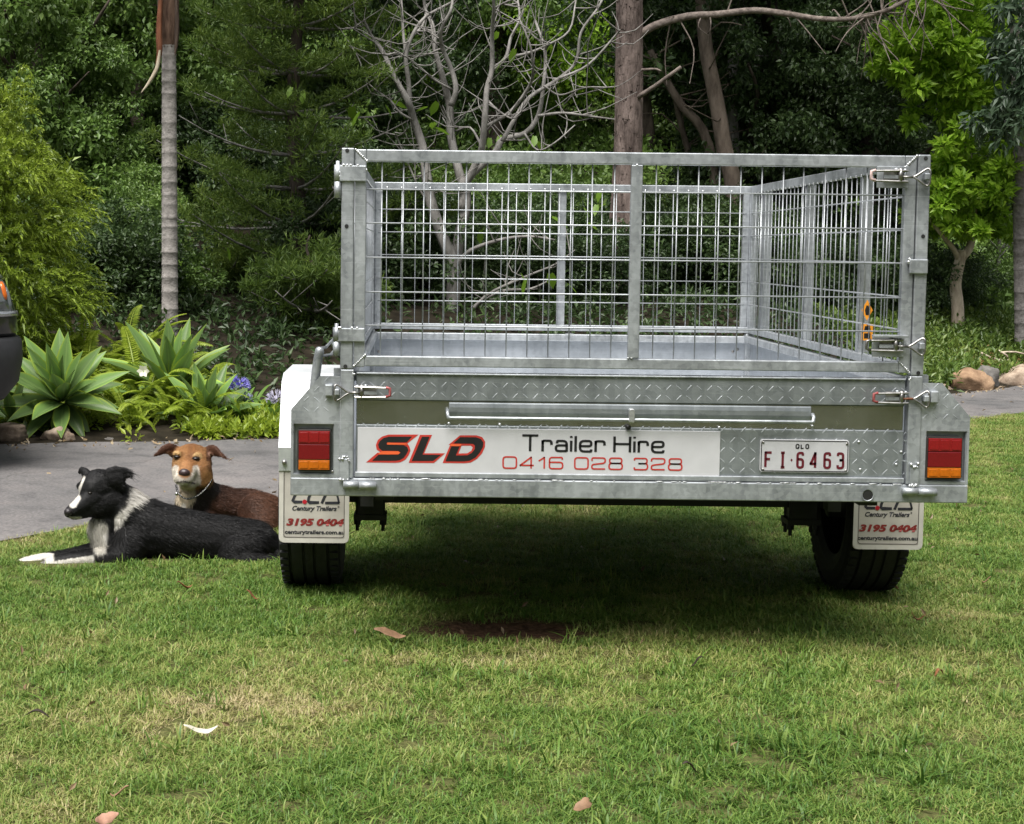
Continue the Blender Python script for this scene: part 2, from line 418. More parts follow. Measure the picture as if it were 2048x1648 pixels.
MB().box(TX0+.002, TX1-.002, .0175, .0195, ZL+.002, ZU-.0025).build('smooth_strip', MIRROR, tg)
# pressed tube in the recess, the rod in front of it and its clip
bx0, bx1 = fx(895, 820)[0], fx(1626, 828)[0]
pts = [(0.017, .668), (0.0135, .672), (0.0095, .688), (0.009, .700), (0.011, .712), (0.017, .7145)]
MB().prism(pts, bx0+.004, bx1-.002, 'x').build('pressed_channel', GALV_SMOOTH, tg, bevel=0.002)
zr = fx(1262, 840, -.014)[1]
rod = MB().tube([(bx0, 0.004, zr+.019), (bx0, -.010, zr+.012), (bx0+.002, -.014, zr+.001), (bx0+.006, -.014, zr), (bx1-.006, -.014, zr), (bx1-.002, -.014, zr+.001), (bx1, -.010, zr+.012), (bx1, .004, zr+.019)], 0.0050, 8).build('support_rod', GALV, T, True)
cx, _ = fx(1262, 820)
MB().prism([(cx-.007, zr-.006), (cx+.005, zr-.007), (cx+.0075, zr-.003), (cx+.0075, zr+.026), (cx+.004, zr+.031), (cx-.005, zr+.031), (cx-.0075, zr+.027), (cx-.0075, zr-.002)], -0.024, -0.002).build('rod_clip', WELD, rod, bevel=.002)
MB().ball((cx-.006, .004, zr-.022), .008, 8, 6, (1, .8, .9)).build('rubber_stop', BLACKSTEEL, rod, True)
mb = MB()
for (u, v) in ((898, 848), (1627, 853), (1000, 850), (1720, 885), (1723, 940), (1440, 856), (1805, 905), (1795, 930)):
    x, z = fx(u, v); mb.ball((x, .011, z), .0035, 6, 4, (1.3, .6, 1))
tag(mb.build('zinc_drips', WELD, tg, True), kind='stuff')

# company sign board
WHITE = plain('white_sign_sheet', (0.50, 0.50, 0.515), 0.45, 0, 0.04, 25)
INK = plain('black_print', (0.010, 0.010, 0.011), 0.45)
REDINK = plain('red_print', (0.45, 0.035, 0.025), 0.45, 0, .05)
ORANGEINK = plain('orange_red_print', (0.72, 0.11, 0.03), 0.45, 0, .05)
YS = 0.0075
sx0, sx1 = fx(715, 900, YS)[0], fx(1440, 900, YS)[0]; sz0, sz1 = fx(715, 944, YS)[1], fx(715, 854.5, YS)[1]
sign = MB().box(sx0, sx1, YS, 0.0118, sz0, sz1).build('sign_board', WHITE, T, bevel=.0006)
def zp(l): return [fx(720 + a*260/2048, 850 + b*260/2048, YS) for a, b in l]
S_in = [(820,182),(735,272),(430,272),(418,292),(430,312),(690,318),(745,345),(762,395),(735,450),(690,515),(625,550),(560,562),(190,562),(290,468),(600,468),(640,435),(610,408),(350,402),(300,365),(285,310),(310,255),(370,205),(450,182)]
S_out = [(925,150),(745,290),(780,340),(795,400),(770,470),(715,545),(640,585),(560,595),(95,588),(275,435),(330,435),(262,385),(250,315),(280,235),(350,180),(450,150)]
L_in = [(975,185),(1095,185),(985,465),(1275,470),(1150,565),(815,565)]
L_out = [(945,155),(1135,155),(1010,445),(1340,445),(1165,598),(765,595)]
D_in = [(1580,190),(1830,192),(1905,220),(1945,275),(1935,345),(1890,430),(1820,510),(1730,560),(1640,572),(1345,570),(1440,335),(1570,335),(1510,478),(1690,475),(1760,440),(1805,380),(1810,325),(1780,295),(1470,288)]
D_out = [(1575,162),(1840,162),(1925,190),(1972,260),(1968,345),(1920,450),(1840,535),(1745,590),(1640,602),(1300,598),(1420,312),(1395,312)]
D_hole = [(1600,325),(1745,325),(1775,350),(1755,405),(1690,445),(1550,448)]
for q in ([S_out], [L_out], [D_out, D_hole]): poly_obj('letter_outline', [zp(k) for k in q], YS-.0005, REDINK, sign)
for q in (S_in, L_in, D_in): poly_obj('letter', [zp(q)], YS-.0010, INK, sign)
for q in ([(430,275),(735,290),(745,308),(430,308)], [(345,412),(600,412),(635,435),(605,462),(300,462),(290,440)], [(1425,300),(1600,300),(1580,332),(1420,332)]): poly_obj('letter_stripe', [zp(q)], YS-.0014, ORANGEINK, sign)
f = Flat(); x, z = fx(1044, 902, YS); x1 = fx(1329, 904, YS)[0]
f.text('Trailer Hire', x, z, .0425, .80, .0062, YS-.0008, gap=.20, space=.38); sc_x = (x1-x)/(max(p[0] for p in f.v)-x)
f.v = [(x+(p[0]-x)*sc_x, p[1], p[2]) for p in f.v]; f.build('lettering', INK, sign)
f = Flat(); x, z = fx(1006, 936, YS); x1 = fx(1365, 939, YS)[0]
f.text('0416 028 328', x, z, .0305, 1.12, .0040, YS-.0008, gap=.22, space=.62); sc_x = (x1-x)/(max(p[0] for p in f.v)-x)
f.v = [(x+(p[0]-x)*sc_x, p[1], p[2]) for p in f.v]; f.build('lettering', REDINK, sign)

# number plate
PLATE = plain('plate_paint', (0.44, 0.44, 0.455), 0.4, 0, 0.06, 40)
MAROON = plain('maroon_print', (0.10, 0.006, 0.014), 0.45)
YP = 0.006
px0, pz0 = fx(1519, 946, YP); px1, pz1 = fx(1699, 880, YP); pz1 = fx(1519, 878.5, YP)[1]; pz0 = fx(1519, 944, YP)[1]
rr_ = lambda a, b, c, d, r: [tuple(p) for p in roundpath([(a, c), (b, c), (b, d), (a, d)], r, True, 4)]
plate = MB().prism(rr_(px0, px1, pz0, pz1, .008), YP, .0115).build('number_plate', PLATE, T, bevel=.001)
f = Flat()
for q in ribbon([np.array(p) for p in rr_(px0+.0035, px1-.0035, pz0+.0035, pz1-.0035, .007)], .0022, True): f.quad(q, YP-.0006)
f.build('border', INK, plate)
f = Flat(); x, z = fx(1592, 896.5, YP); f.text('QLD', x, z, .0105, .72, .0032, YP-.0007, gap=.55, r=.3); f.build('lettering', INK, plate)
f = Flat()
for ch, u, sx in (('F', 1530.5, .43), ('I', 1560.5, .5), ('6', 1594.5, .37), ('4', 1621, .37), ('6', 1648.5, .37), ('3', 1675, .37)):
    x, z = fx(u, 934 + (u-1530)*.0135, YP); f.text(ch, x, z, .0395, sx, .0066, YP-.0007, r=.2)
x, z = fx(1583, 920, YP); f.quad([(x-.0032, z), (x, z-.004), (x+.0032, z), (x, z+.004)], YP-.0007)
f.build('lettering', MAROON, plate)
for (u, v) in ((1526.5, 884.5), (1693.5, 887.5), (1526, 938.5), (1691.5, 941)):
    x, z = fx(u, v, YP); MB().ball((x, YP-.001, z), .0034, 8, 5, (1, .7, 1)).build('screw', DARKSTEEL, plate, True)

# rear lamp panels, lamps
RED = plain('red_lens', (0.20, 0.005, 0.008), 0.25, 0, .12, 200, coat=.3); RED2 = plain('deep_red_lens', (0.14, 0.003, 0.007), 0.22, 0, .1, 200, coat=.3)
AMBER = plain('amber_lens', (0.42, 0.105, 0.004), 0.25, 0, .15, 160, coat=.3)
LAMPBASE = plain('black_lamp_base', (0.02, 0.018, 0.016), 0.5)
def lamp(s):
    out = [(-.780, .781), (-.835, .781), (-.9125, .690), (-.9125, .507), (-.780, .507)]
    hole = (-.906, -.796, .515, .652)
    m = -s      # panel built for the left, mirrored for the right
    X = lambda x: x * m
    poly = [(X(a), b) for a, b in out]
    pan = MB()
    x0, x1, z0, z1 = hole
    for P in ([(-.7805, .652), (-.7805, .781), (-.835, .781), (-.9125, .690), (-.9125, .652)], [(-.7805, .507), (-.7805, .515), (-.9125, .515), (-.9125, .507)],
              [(-.7805, .515), (-.7805, .652), (x1, .652), (x1, .515)], [(x0, .515), (x0, .652), (-.9125, .652), (-.9125, .515)]):
        pan.prism([(X(a), b) for a, b in P], 0.002, 0.006)
    po = pan.build('lamp_panel', GALV, T)
    def ins(x, z):
        a = x*m
        return a < -.790 and a > -.903 and z > .664 and z < .775 and (z - .690) < (a + .9125)*1.17 - .016
    xa, xb = sorted((X(-.905), X(-.785)))
    treads(ins, xa, xb, .60, .785, .002, po, ox=.2)
    MB().box(min(X(x0), X(x1))-.001, max(X(x0), X(x1))+.001, .020, .023, z0-.001, z1+.001).build('recess_back', GALV_SMOOTH, po)
    for (a, b, c, d) in ((x0, x1, z1-.002, z1), (x0, x1, z0, z0+.002), (x0, x0+.002, z0+.002, z1-.002), (x1-.002, x1, z0+.002, z1-.002)):
        MB().box(min(X(a), X(b)), max(X(a), X(b)), .0062, .020, c, d).build('recess_side', GALV, po)
    # mudguard bracket edge
    u0, u1, v0, v1 = (595, 662, 858, 942) if s < 0 else (1853, 1922, 873, 958)
    a, zt = fx(u0, v0, .0); b, zb = fx(u1, v1, .0)
    lm = MB().prism(rr_(a, b, zb, zt, .006), -.003, .0198).build('tail_light', LAMPBASE, T, bevel=.001)
    H = zt - zb; g = .004
    for (c, d, mt, nm) in ((.66, .965, RED, 'stop_lens'), (.285, .645, RED2, 'reflector_lens'), (.035, .27, AMBER, 'indicator_lens')):
        mb = MB(); z0_, z1_ = zb + c*H, zb + d*H
        mb.box(a+g, b-g, -.009, -.003, z0_, z1_)
        if nm != 'reflector_lens':
            for k in range(3):
                cxk = a + g + (b-a-2*g)*(k+.5)/3
                mb.prism(rr_(cxk-.012, cxk+.012, z0_+.004, z1_-.004, .003), -.0105, -.009)
        mb.build(nm, mt, lm, bevel=.0015)
    x_, z_ = (X(-.80), .523); MB().ball((x_, .0015, z_), .004, 8, 4, (1, .5, 1)).build('screw', DARKSTEEL, po, True)
lamp(-1); lamp(1)

# wheels, axle, springs
AXY, AXZ, WR = 1.05, 0.296, 0.298
for s in (-1, 1):
    cxw = s*.915
    w = thing_part = bpy.data.objects.new('wheel', None); link(w, T)
    tp = [(-.080, .178), (-.094, .20), (-.101, .235), (-.098, .268), (-.088, .287), (-.072, .2935), (-.066, .2935), (-.064, .287), (-.058, .287), (-.056, .297), (-.022, .298), (-.020, .290), (-.014, .290), (-.012, .298),
          (.012, .298), (.014, .290), (.020, .290), (.022, .298), (.056, .297), (.058, .287), (.064, .287), (.066, .2935), (.072, .2935), (.088, .287), (.098, .268), (.101, .235), (.094, .20), (.080, .178)]
    t = MB().lathe(tp, (cxw, AXY, AXZ), 'x', 56).build('tyre', RUBBER, w, False)
    mb = MB()
    for k in range(56):          # shoulder blocks
        a = 2*math.pi*k/56; ca, sa = math.cos(a), math.sin(a)
        for e in (-.080, .080):
            c = Vector((cxw+e, AXY+ca*.2925, AXZ+sa*.2925)); mb.obox(c, (1, 0, 0), (0, ca, sa), (0, -sa, ca), .013, .005, .011)
    tag(mb.build('tread_blocks', RUBBER, w), kind='stuff')
    MB().lathe([(-.085, .178), (-.07, .165), (-.02, .155), (-.005, .12), (.01, .09), (.01, .0)] if s < 0 else [(.085, .178), (.07, .165), (.02, .155), (.005, .12), (-.01, .09), (-.01, .0)], (cxw, AXY, AXZ), 'x', 32).build('rim', GALV, w, True)
    MB().lathe([(s*.075, .178), (s*.055, .16), (s*-.02, .150)], (cxw, AXY, AXZ), 'x', 32).build('rim_barrel', BLACKSTEEL, w, True)
    MB().lathe([(-.10*s, 0), (-.10*s, .055), (.0, .06)], (cxw, AXY, AXZ), 'x', 16).build('hub', BLACKSTEEL, w, True)
    # leaf spring with U-bolts and plate
    sp = MB()
    for k in range(4):
        ln = .36 - .07*k
        sp.obox((s*.725, AXY, AXZ+.062-.010*k), (1, 0, 0), (0, 1, 0), (0, 0, 1), .024, ln, .0042)
    spo = sp.build('leaf_spring', BLACKSTEEL, T)
    MB().box(s*.725-.055, s*.725+.055, AXY-.05, AXY+.05, AXZ-.078, AXZ-.060).build('spring_plate', BLACKSTEEL, spo)
    mb = MB().box(s*.725-.043, s*.725+.043, AXY-.045, AXY+.045, AXZ-.059, AXZ+.20); mb.build('spring_hanger', BLACKSTEEL, spo)
    for dx in (-.043, .043):
        for dy in (-.035, .035):
            MB().tube([(s*.725+dx, AXY+dy, AXZ-.115), (s*.725+dx, AXY+dy, AXZ+.05)], .0065, 6).build('u_bolt', BLACKSTEEL, spo)
            MB().tube([(s*.725+dx, AXY+dy, AXZ-.094), (s*.725+dx, AXY+dy, AXZ-.079)], .013, 6).build('nut', BLACKSTEEL, spo)
    for yy in (.66, 1.44):
        MB().box(s*.725-.02, s*.725+.02, yy-.03, yy+.03, AXZ+.03, .50).build('shackle', BLACKSTEEL, spo)
MB().box(-.83, .83, AXY-.022, AXY+.022, AXZ-.022, AXZ+.022).build('axle', BLACKSTEEL, T)
# drawbar and jockey wheel ahead of the tray
db = MB().tube([(-.45, 2.1, .47), (0, 3.25, .47)], .035, 6).tube([(.45, 2.1, .47), (0, 3.25, .47)], .035, 6).tube([(0, 3.2, .47), (0, 3.42, .48)], .03, 8); db.build('drawbar', GALV, T)
jw = MB().tube([(.12, 2.95, .16), (.12, 2.95, .75)], .022, 8).lathe([(-.02, .03), (-.024, .075), (0, .08), (.024, .075), (.02, .03)], (.12, 2.95, .08), 'x', 20); jw.build('jockey_wheel', GALV, T)

# mudguards and printed mud flaps
FLAP = plain('grubby_white_flap', (0.42, 0.395, 0.35), 0.6, 0, 0.14, 14)
FLAPEDGE = plain('flap_rim', (0.50, 0.48, 0.43), 0.6, 0, 0.1, 20)
GREYLINE = plain('worn_grey_print', (0.10, 0.09, 0.08), 0.6); DARKINK = plain('worn_black_print', (0.018, 0.018, 0.025), 0.6, 0, .4, 150); WORNRED = plain('worn_red_print', (0.20, 0.016, 0.014), 0.6, 0, .4, 150)
REDDOT = plain('red_dot_print', (0.38, 0.006, 0.02), 0.5)
for s in (-1, 1):
    xi, xo = s*.785, s*1.005; xa, xb = min(xi, xo), max(xi, xo)
    gp = [(.70, .425), (.685, .50), (.80, .70), (.86, .72), (1.24, .72), (1.32, .69), (1.46, .44)]
    inner = [(p[0] + (.003 if p[0] < 1 else -.003), p[1]-.003) for p in gp]
    prf = gp + inner[::-1]
    g = MB().prism(prf, xa, xb, 'x').build('mudguard', MUDG, T)
    # folded outer skirt
    sk = [(p[0], p[1]-.001) for p in gp] + [(1.40, .44), (1.28, .64), (1.22, .66), (.90, .66), (.85, .64), (.74, .45)]
    MB().prism(sk, xo-s*.0005, xo-s*.004, 'x').build('skirt', MUDG, g)
    MB().ball((xo-s*.018, .690, .452), .008, 10, 6, (1, .6, 1)).build('bolt', DARKSTEEL, g, True)
    MB().ball((xi+s*.03, .690, .452), .008, 10, 6, (1, .6, 1)).build('bolt', DARKSTEEL, g, True)
    # flap
    YF = .705
    a, b = (-1.004, -.783) if s < 0 else (.806, 1.026); z0, z1 = .196, .46
    fl = MB().prism(rr_(a, b, z0, z1, .014), YF, YF+.004).build('mud_flap', FLAP, T, bevel=.001)
    ff = Flat(); ring = [np.array(p) for p in rr_(a+.007, b-.007, z0+.007, z1-.007, .012)]
    for q in ribbon(ring, .014, True): ff.quad(q, YF-.0012)
    ff.build('rim', FLAPEDGE, fl)
    ff = Flat(); ring = [np.array(p) for p in rr_(a+.0155, b-.0155, z0+.0175, z1-.0155, .010)]
    for q in ribbon(ring, .0022, True): ff.quad(q, YF-.0016)
    ff.build('border', GREYLINE, fl)
    if s < 0: K = lambda u, v: fx(550 + u*160/2048, 980 + v*160/2048, YF)
    else: K = lambda u, v: fx(1690 + (u+65)*170/2048*.945, 990 + (v+28)*170/2048*.94, YF)
    def line(txt, u0, vb, u1, vt, mt, sh, bo):
        x0_, z0_ = K(u0, vb); x1_, z1_ = K(u1, vb); _, zt_ = K(u0, vt)
        font_obj('lettering', txt, x0_, z0_, x1_-x0_, zt_-z0_, YF-.0010, mt, fl, sh, bo)
    line('Century Trailers', 440, 560, 1580, 400, DARKINK, .28, .035)
    line('3195 0404', 285, 915, 1765, 720, WORNRED, .22, .055)
    line('centurytrailers.com.au', 250, 1150, 1780, 1015, DARKINK, 0, .038)
    x, z = K(1625, 430); c = [(x + .0032*math.cos(k*.785), z + .0032*math.sin(k*.785)) for k in range(8)]; poly_obj('lettering', [c], YF-.0010, GREYLINE, fl)
    ff = Flat()
    def st(pts, w, cl=False):
        for q in ribbon([np.array(K(*p)) for p in pts], w, cl): ff.quad(q, YF-.0010)
    st([(560, 20), (450, 280), (490, 305), (700, 305)], .0085); st([(960, -20), (860, 210), (850, 290), (880, 320), (1130, 320)], .0085)
    st([(1350, -10), (1195, 345)], .0085); st([(1280, 330), (1650, 330)], .0085); st([(1560, -10), (1640, 330)], .0065)
    ff.build('lettering', DARKINK, fl)
    x, z = K(760, 300); poly_obj('lettering', [[(x + .0072*math.cos(k*.449), z + .0072*math.sin(k*.449)) for k in range(14)]], YF-.0018, REDDOT, fl)

# stub post and rope rails along the left side
for s in (-1,):
    rl = MB().tube(spline([at(626, 800, .03), at(629, 770, .03), at(635, 725, .03), at(639, 703, .03), at(641, 697, .035)], 4), [.0125]*14+[.0115, .009, .004], 12).build('rail_post', GALV, T, True)
    for zz, xx in ((.852, -.826), (.832, -.812)): MB().tube([(-.842, .035, zz), (xx, .10, zz), (xx, 2.0, zz)], .0042, 6).build('rope_rail', GALV, rl)
    for yy in (.35, 1.0, 1.65): MB().tube([(-.826, yy, .852), (-.776, yy, .785)], .004, 6).build('rail_bracket', GALV, rl)
    MB().box(-.80, -.782, .03, .05, .76, .80).build('rail_tab', GALV, T); MB().box(.782, .806, .03, .05, .755, .80).build('rail_tab', GALV, T)

# ---- the cage
ZC0, ZC1 = .803, 1.389
HW = (1.281, 1.191, 1.100, 1.008, .918)
def cyl_mesh(r, seg=7):
    b = MB().tube([(0, 0, 0), (0, 0, 1)], r, seg); return new_mesh('wire', b.v, b.f, WIREM, True)
WV, WH = cyl_mesh(.0018), cyl_mesh(.0022)
def wire(me, p, q, parent):
    o = bpy.data.objects.new('wire', me); d = Vector(q) - Vector(p)
    o.location = p; o.rotation_mode = 'QUATERNION'; o.rotation_quaternion = d.to_track_quat('Z', 'Y'); o.scale = (1, 1, d.length)
    return link(o, parent)
for s in (-1, 1):
    for yy in (0.0, 2.105):
        y0 = -.003 if yy == 0 else yy
        p = MB().box(min(s*.748, s*.7815), max(s*.748, s*.7815), y0, y0+.033, ZC0-.002, ZC1).build('cage_post', GALV, T, bevel=.003)
        if yy == 0:
            for zz in (1.382, 1.182, .808) if s < 0 else (1.379, 1.173, .808):
                MB().lathe([(-.0012, 0), (-.0012, .0055)], (s*.767, y0, zz), 'y', 12).build('hole', BLACKSTEEL, p)
# mesh gate at the back
gx = .7455
G = MB()
G.box(-gx+.030, gx-.030, 0, .025, ZC1-.035, ZC1-.003); G.box(-gx+.030, gx-.030, 0, .025, ZC0+.006, ZC0+.034)
G.box(-gx, -gx+.0299, 0, .025, ZC0+.004, ZC1-.003); G.box(gx-.0299, gx, 0, .025, ZC0+.004, ZC1-.003)
gate = G.build('cage_gate', GALV, T, bevel=.0025)
MB().box(-.012, .018, -.004, .0125, ZC0+.036, ZC1-.036).build('upright', GALV, gate, bevel=.002)
for x in np.arange(-.6745, .70, .05625): wire(WV, (x, .0135, ZC0+.03), (x + random.uniform(-.002, .002), .0135, ZC1-.03), gate)
for z in HW: wire(WH, (-gx+.02, .0085, z + random.uniform(-.001, .001)), (gx-.02, .0085, z + random.uniform(-.001, .001)), gate)
mb = MB()
for sx_ in (-1, 1):
    for zz, dz in ((ZC1-.004, -1), (ZC0+.006, 1)):
        for k in range(9):
            t = k/8*.03; mb.ball((sx_*(gx-.001-t), -.001, zz+dz*t), random.uniform(.0014, .0028), 6, 4, (1.5, .7, 1.5))
for k in range(5): mb.ball((.003+random.uniform(-.014, .014), -.002, random.choice((ZC1-.036, ZC0+.036))), .003, 6, 4)
tag(mb.build('weld_bead', WELD, gate, True), kind='stuff')
# fixed front and side panels
fr = MB(); 
fr.box(-.765, .765, 2.108, 2.133, ZC1-.030, ZC1); fr.box(-.765, .765, 2.108, 2.133, ZC0, ZC0+.024)
fr.box(-.7475, -.722, 2.108, 2.133, ZC0+.0241, ZC1-.0301); fr.box(.722, .7475, 2.108, 2.133, ZC0+.0241, ZC1-.0301)
front = fr.build('cage_front', GALV, T, bevel=.0025)
MB().box(-.016, .016, 2.118, 2.133, ZC0+.0245, ZC1-.0305).build('upright', GALV, front)
for x in np.arange(-.70, .71, .0572): wire(WV, (x, 2.112, ZC0+.02), (x + random.uniform(-.003, .003), 2.112, ZC1-.02), front)
for z in HW: wire(WH, (-.735, 2.107, z), (.735, 2.107, z), front)
mb = MB()
for x in np.arange(-.70, .71, .0572): mb.ball((x, 2.107, ZC1-.022), .005, 6, 4)
tag(mb.build('weld_bead', WELD, front, True), kind='stuff')
for s in (-1, 1):
    a, b = min(s*.750, s*.775), max(s*.750, s*.775)
    sf = MB().box(a, b, .032, 2.107, ZC1-.030, ZC1).box(a, b, .032, 2.107, ZC0, ZC0+.024)
    sf.box(a, b, 2.075, 2.1045, ZC0+.0241, ZC1-.0301)
    sd_ = sf.build('cage_side', GALV, T, bevel=.0025)
    for yy in (.56, 1.24, 1.90): MB().box(min(s*.758, s*.788), max(s*.758, s*.788), yy-.018, yy+.018, ZC0+.0245, ZC1-.0305).build('upright', GALV, sd_)
    for y in np.arange(.085, 2.09, .0572): wire(WV, (s*.7555, y, ZC0+.02), (s*.7555, y + random.uniform(-.003, .003), ZC1-.02), sd_)
    for z in HW: wire(WH, (s*.7505, .04, z), (s*.7505, 2.10, z), sd_)
    mb = MB()
    for y in np.arange(.085, 2.09, .0572): mb.ball((s*.752, y, ZC1-.03), .0045, 6, 4)
    tag(mb.build('weld_bead', WELD, sd_, True), kind='stuff')
# orange tags wired to the right side panel
TAGC = plain('orange_tag', (0.80, 0.30, 0.02), 0.5, 0, .1, 60)
for (v0, v1, sh) in ((600, 641, 1), (648, 681, 0)):
    YT = .43; x0, z1 = fx(1724, v0, YT); x1, z0 = fx(1745, v1, YT); zm = (z0+z1)/2; xm = (x0+x1)/2
    poly = [(xm, z0), (x1, zm), (xm, z1), (x0, zm)] if sh else [(x0, z0), (x1, z0), (x1, z1), (x0, z1)]
    tg_ = MB().prism(poly, YT, YT+.002).build('warning_tag', TAGC, T)
    if sh: MB().prism([(xm-.004, zm-.014), (xm+.004, zm-.014), (xm+.007, zm), (xm+.003, zm+.014), (xm-.003, zm+.014), (xm-.007, zm)], YT-.0006, YT-.0002).build('symbol', INK, tg_)
    else:
        MB().prism([(x0+.006, zm+.004), (x1-.006, zm+.004), (x1-.009, z1-.006), (x0+.009, z1-.006)], YT-.0006, YT-.0002).build('symbol', INK, tg_)
        MB().prism([(x0+.007, z0+.006), (x1-.007, z0+.006), (x1-.007, zm-.003), (x0+.007, zm-.003)], YT-.0006, YT-.0002).build('symbol', INK, tg_)

# hinges of the gate on the left post
for (v0, v1) in ((322, 396), (647, 712)):
    _, z1 = fx(690, v0); _, z0 = fx(690, v1); zm = z1 - (z1-z0)*.55
    hg = MB().box(-.786, -.716, -.010, -.0045, zm, z1-.012).build('gate_hinge', GALV, T, bevel=.002)
    MB().tube([(-.7915, .0, zm+.001), (-.7915, .0, z1-.010)], .010, 12).tube([(-.7915, 0, z0), (-.7915, 0, zm-.001)], .0095, 12).tube([(-.7915, 0, zm), (-.7915, 0, z1)], .0055, 8).build('pin', GALV, hg, True)
    mb = MB()
    for k in range(5): mb.ball((random.choice((-.786, -.716))+random.uniform(-.002, .002), -.007, random.uniform(zm, z1-.012)), random.uniform(.0015, .003), 6, 4, (1, 1, 2))
    for k in range(4): mb.ball((random.uniform(-.785, -.72), -.008, z1-.011), random.uniform(.002, .004), 6, 4, (1.6, 1, 1))
    tag(mb.build('weld_bead', WELD, hg, True), kind='stuff')
# stop block on the right post
x0, z1 = fx(1817, 518); x1, z0 = fx(1853, 548)
sb = MB().box(x0, x1, -.012, -.0045, z0, z1).build('stop_block', GALV, T, bevel=.003)
mb = MB()
for k in range(10): mb.ball((x0+random.uniform(-.002, .004), -.006, z1+random.uniform(-.012, .004)), random.uniform(.003, .0055), 6, 4)
tag(mb.build('weld_bead', WELD, sb, True), kind='stuff')
# tailgate hinges on the beam
for s, (u0, u1) in ((-1, (687, 750)), (1, (1803, 1868))):
    xx0, zz = fx(u0, 968 if s < 0 else 984); xx1, _ = fx(u1, 968)
    hb = MB().box(s*.766-.014, s*.766+.012, -.010, -.0045, .500, .560).build('tailgate_hinge', GALV, T, bevel=.003)
    MB().tube([(xx0, -.010, .489), (xx0+.040, -.010, .489)], .0105, 12).tube([(xx0+.042, -.010, .488), (xx1+.004, -.010, .4875)], .0100, 12).build('barrel', GALV, hb, True)
    mb = MB()
    for k in range(12): mb.ball((s*.766+random.uniform(-.015, .013), -.010, random.choice((.556, .562, .505))+random.uniform(-.003, .003)), random.uniform(.0025, .0055), 6, 4)
    tag(mb.build('weld_bead', WELD, hb, True), kind='stuff')
# over-centre latches
def latch(cx, cz, y, s, stub=True, wirecol=DARKSTEEL, grip=REDGRIP, sc_=1.0, rodm=None):
    """s=+1: catch on the left, lever to the right; (cx, cz) is where the loop meets the rod"""
    k = .0001174*sc_
    P = lambda a, b, dy=0: (cx + s*(a-680)*k, y+dy, cz - (b-505)*k)
    la = MB()
    x0, x1 = sorted((P(800, 0)[0], P(1290, 0)[0]))
    la.box(x0, x1, y-.004, y-.001, P(0, 590)[2], P(0, 350)[2])
    lo = la.build('latch', wirecol, T, bevel=.001)
    ct = MB(); x0, x1 = sorted((P(110, 0)[0], P(290, 0)[0]))
    if stub: ct.box(x0, x1, y-.018, y-.0005, P(0, 590)[2], P(0, 320)[2])
    x0, x1 = sorted((P(330, 0)[0], P(450, 0)[0])); ct.box(x0, x1, y-.022, y-.0005, P(0, 570)[2], P(0, 420)[2])
    ct.build('catch', GALV, lo, bevel=.003)
    loop = [P(930, 505, -.010), P(680, 508, -.012), P(600, 470, -.013), P(400, 335, -.014), P(345, 345, -.0165), P(335, 400, -.018), P(335, 600, -.018), P(360, 680, -.0165), P(420, 675, -.014), P(600, 550, -.013), P(680, 508, -.012)]
    MB().tube(spline(loop[1:], 3), .0031*sc_, 7).build('loop', wirecol, lo, True)
    MB().tube(loop[:2], .0034*sc_, 7).build('rod', rodm or wirecol, lo, True)
    for b in (375, 605):
        b2 = b + (15 if b < 500 else -10)
        MB().tube([P(790, b, -.012), P(1000, b, -.016), P(1560, b2, -.018)], .0030*sc_, 6).build('lever_arm', wirecol, lo)
    MB().tube([P(1500, 375, -.0185), P(1590, 395, -.0185), P(1600, 560, -.0185), P(1500, 590, -.0185)], .0042*sc_, 7).build('grip', grip, lo, True)
    MB().tube([P(950, 330, -.012), P(950, 620, -.012)], .0060*sc_, 8).build('pivot', wirecol, lo, True)
    MB().tube([P(1040, 320, -.008), P(1040, 380, -.008)], .0055*sc_, 8).tube([P(850, 330, -.010), P(850, 600, -.010)], .0035*sc_, 8).build('rivet', GALV, lo, True)
    x0, x1 = sorted((P(1000, 0)[0], P(1300, 0)[0])); MB().box(x0, x1, y-.013, y-.0105, P(0, 545)[2], P(0, 470)[2]).build('spring_bar', GALV, lo)
    return lo
lx, lz = fx(700, 784.5); latch(lx, lz, .002, 1)
lx, lz = fx(1824, 797); latch(lx, lz, .002, -1, rodm=RUST)
PALEGRIP = plain('pale_pink_grip', (0.55, 0.40, 0.38), 0.55, 0, .2, 60)
for (u, v) in ((1822, 354.5), (1812, 692)):
    lx, lz = fx(u, v); lo = latch(lx, lz, -.006, -1, stub=False, grip=PALEGRIP if v < 500 else DARKSTEEL, sc_=1.05)
    x0, z1 = fx(u-68, v-22); x1, z0 = fx(u-6, v+22)
    MB().box(x0, x1, -.0045, -.0008, z0, z1).build('latch_plate', GALV, lo, bevel=.001)
    if v > 500: MB().box(x0-.004, x1+.004, -.030, -.010, z1-.004, z1+.002).build('cover', GALV, lo, bevel=.001)
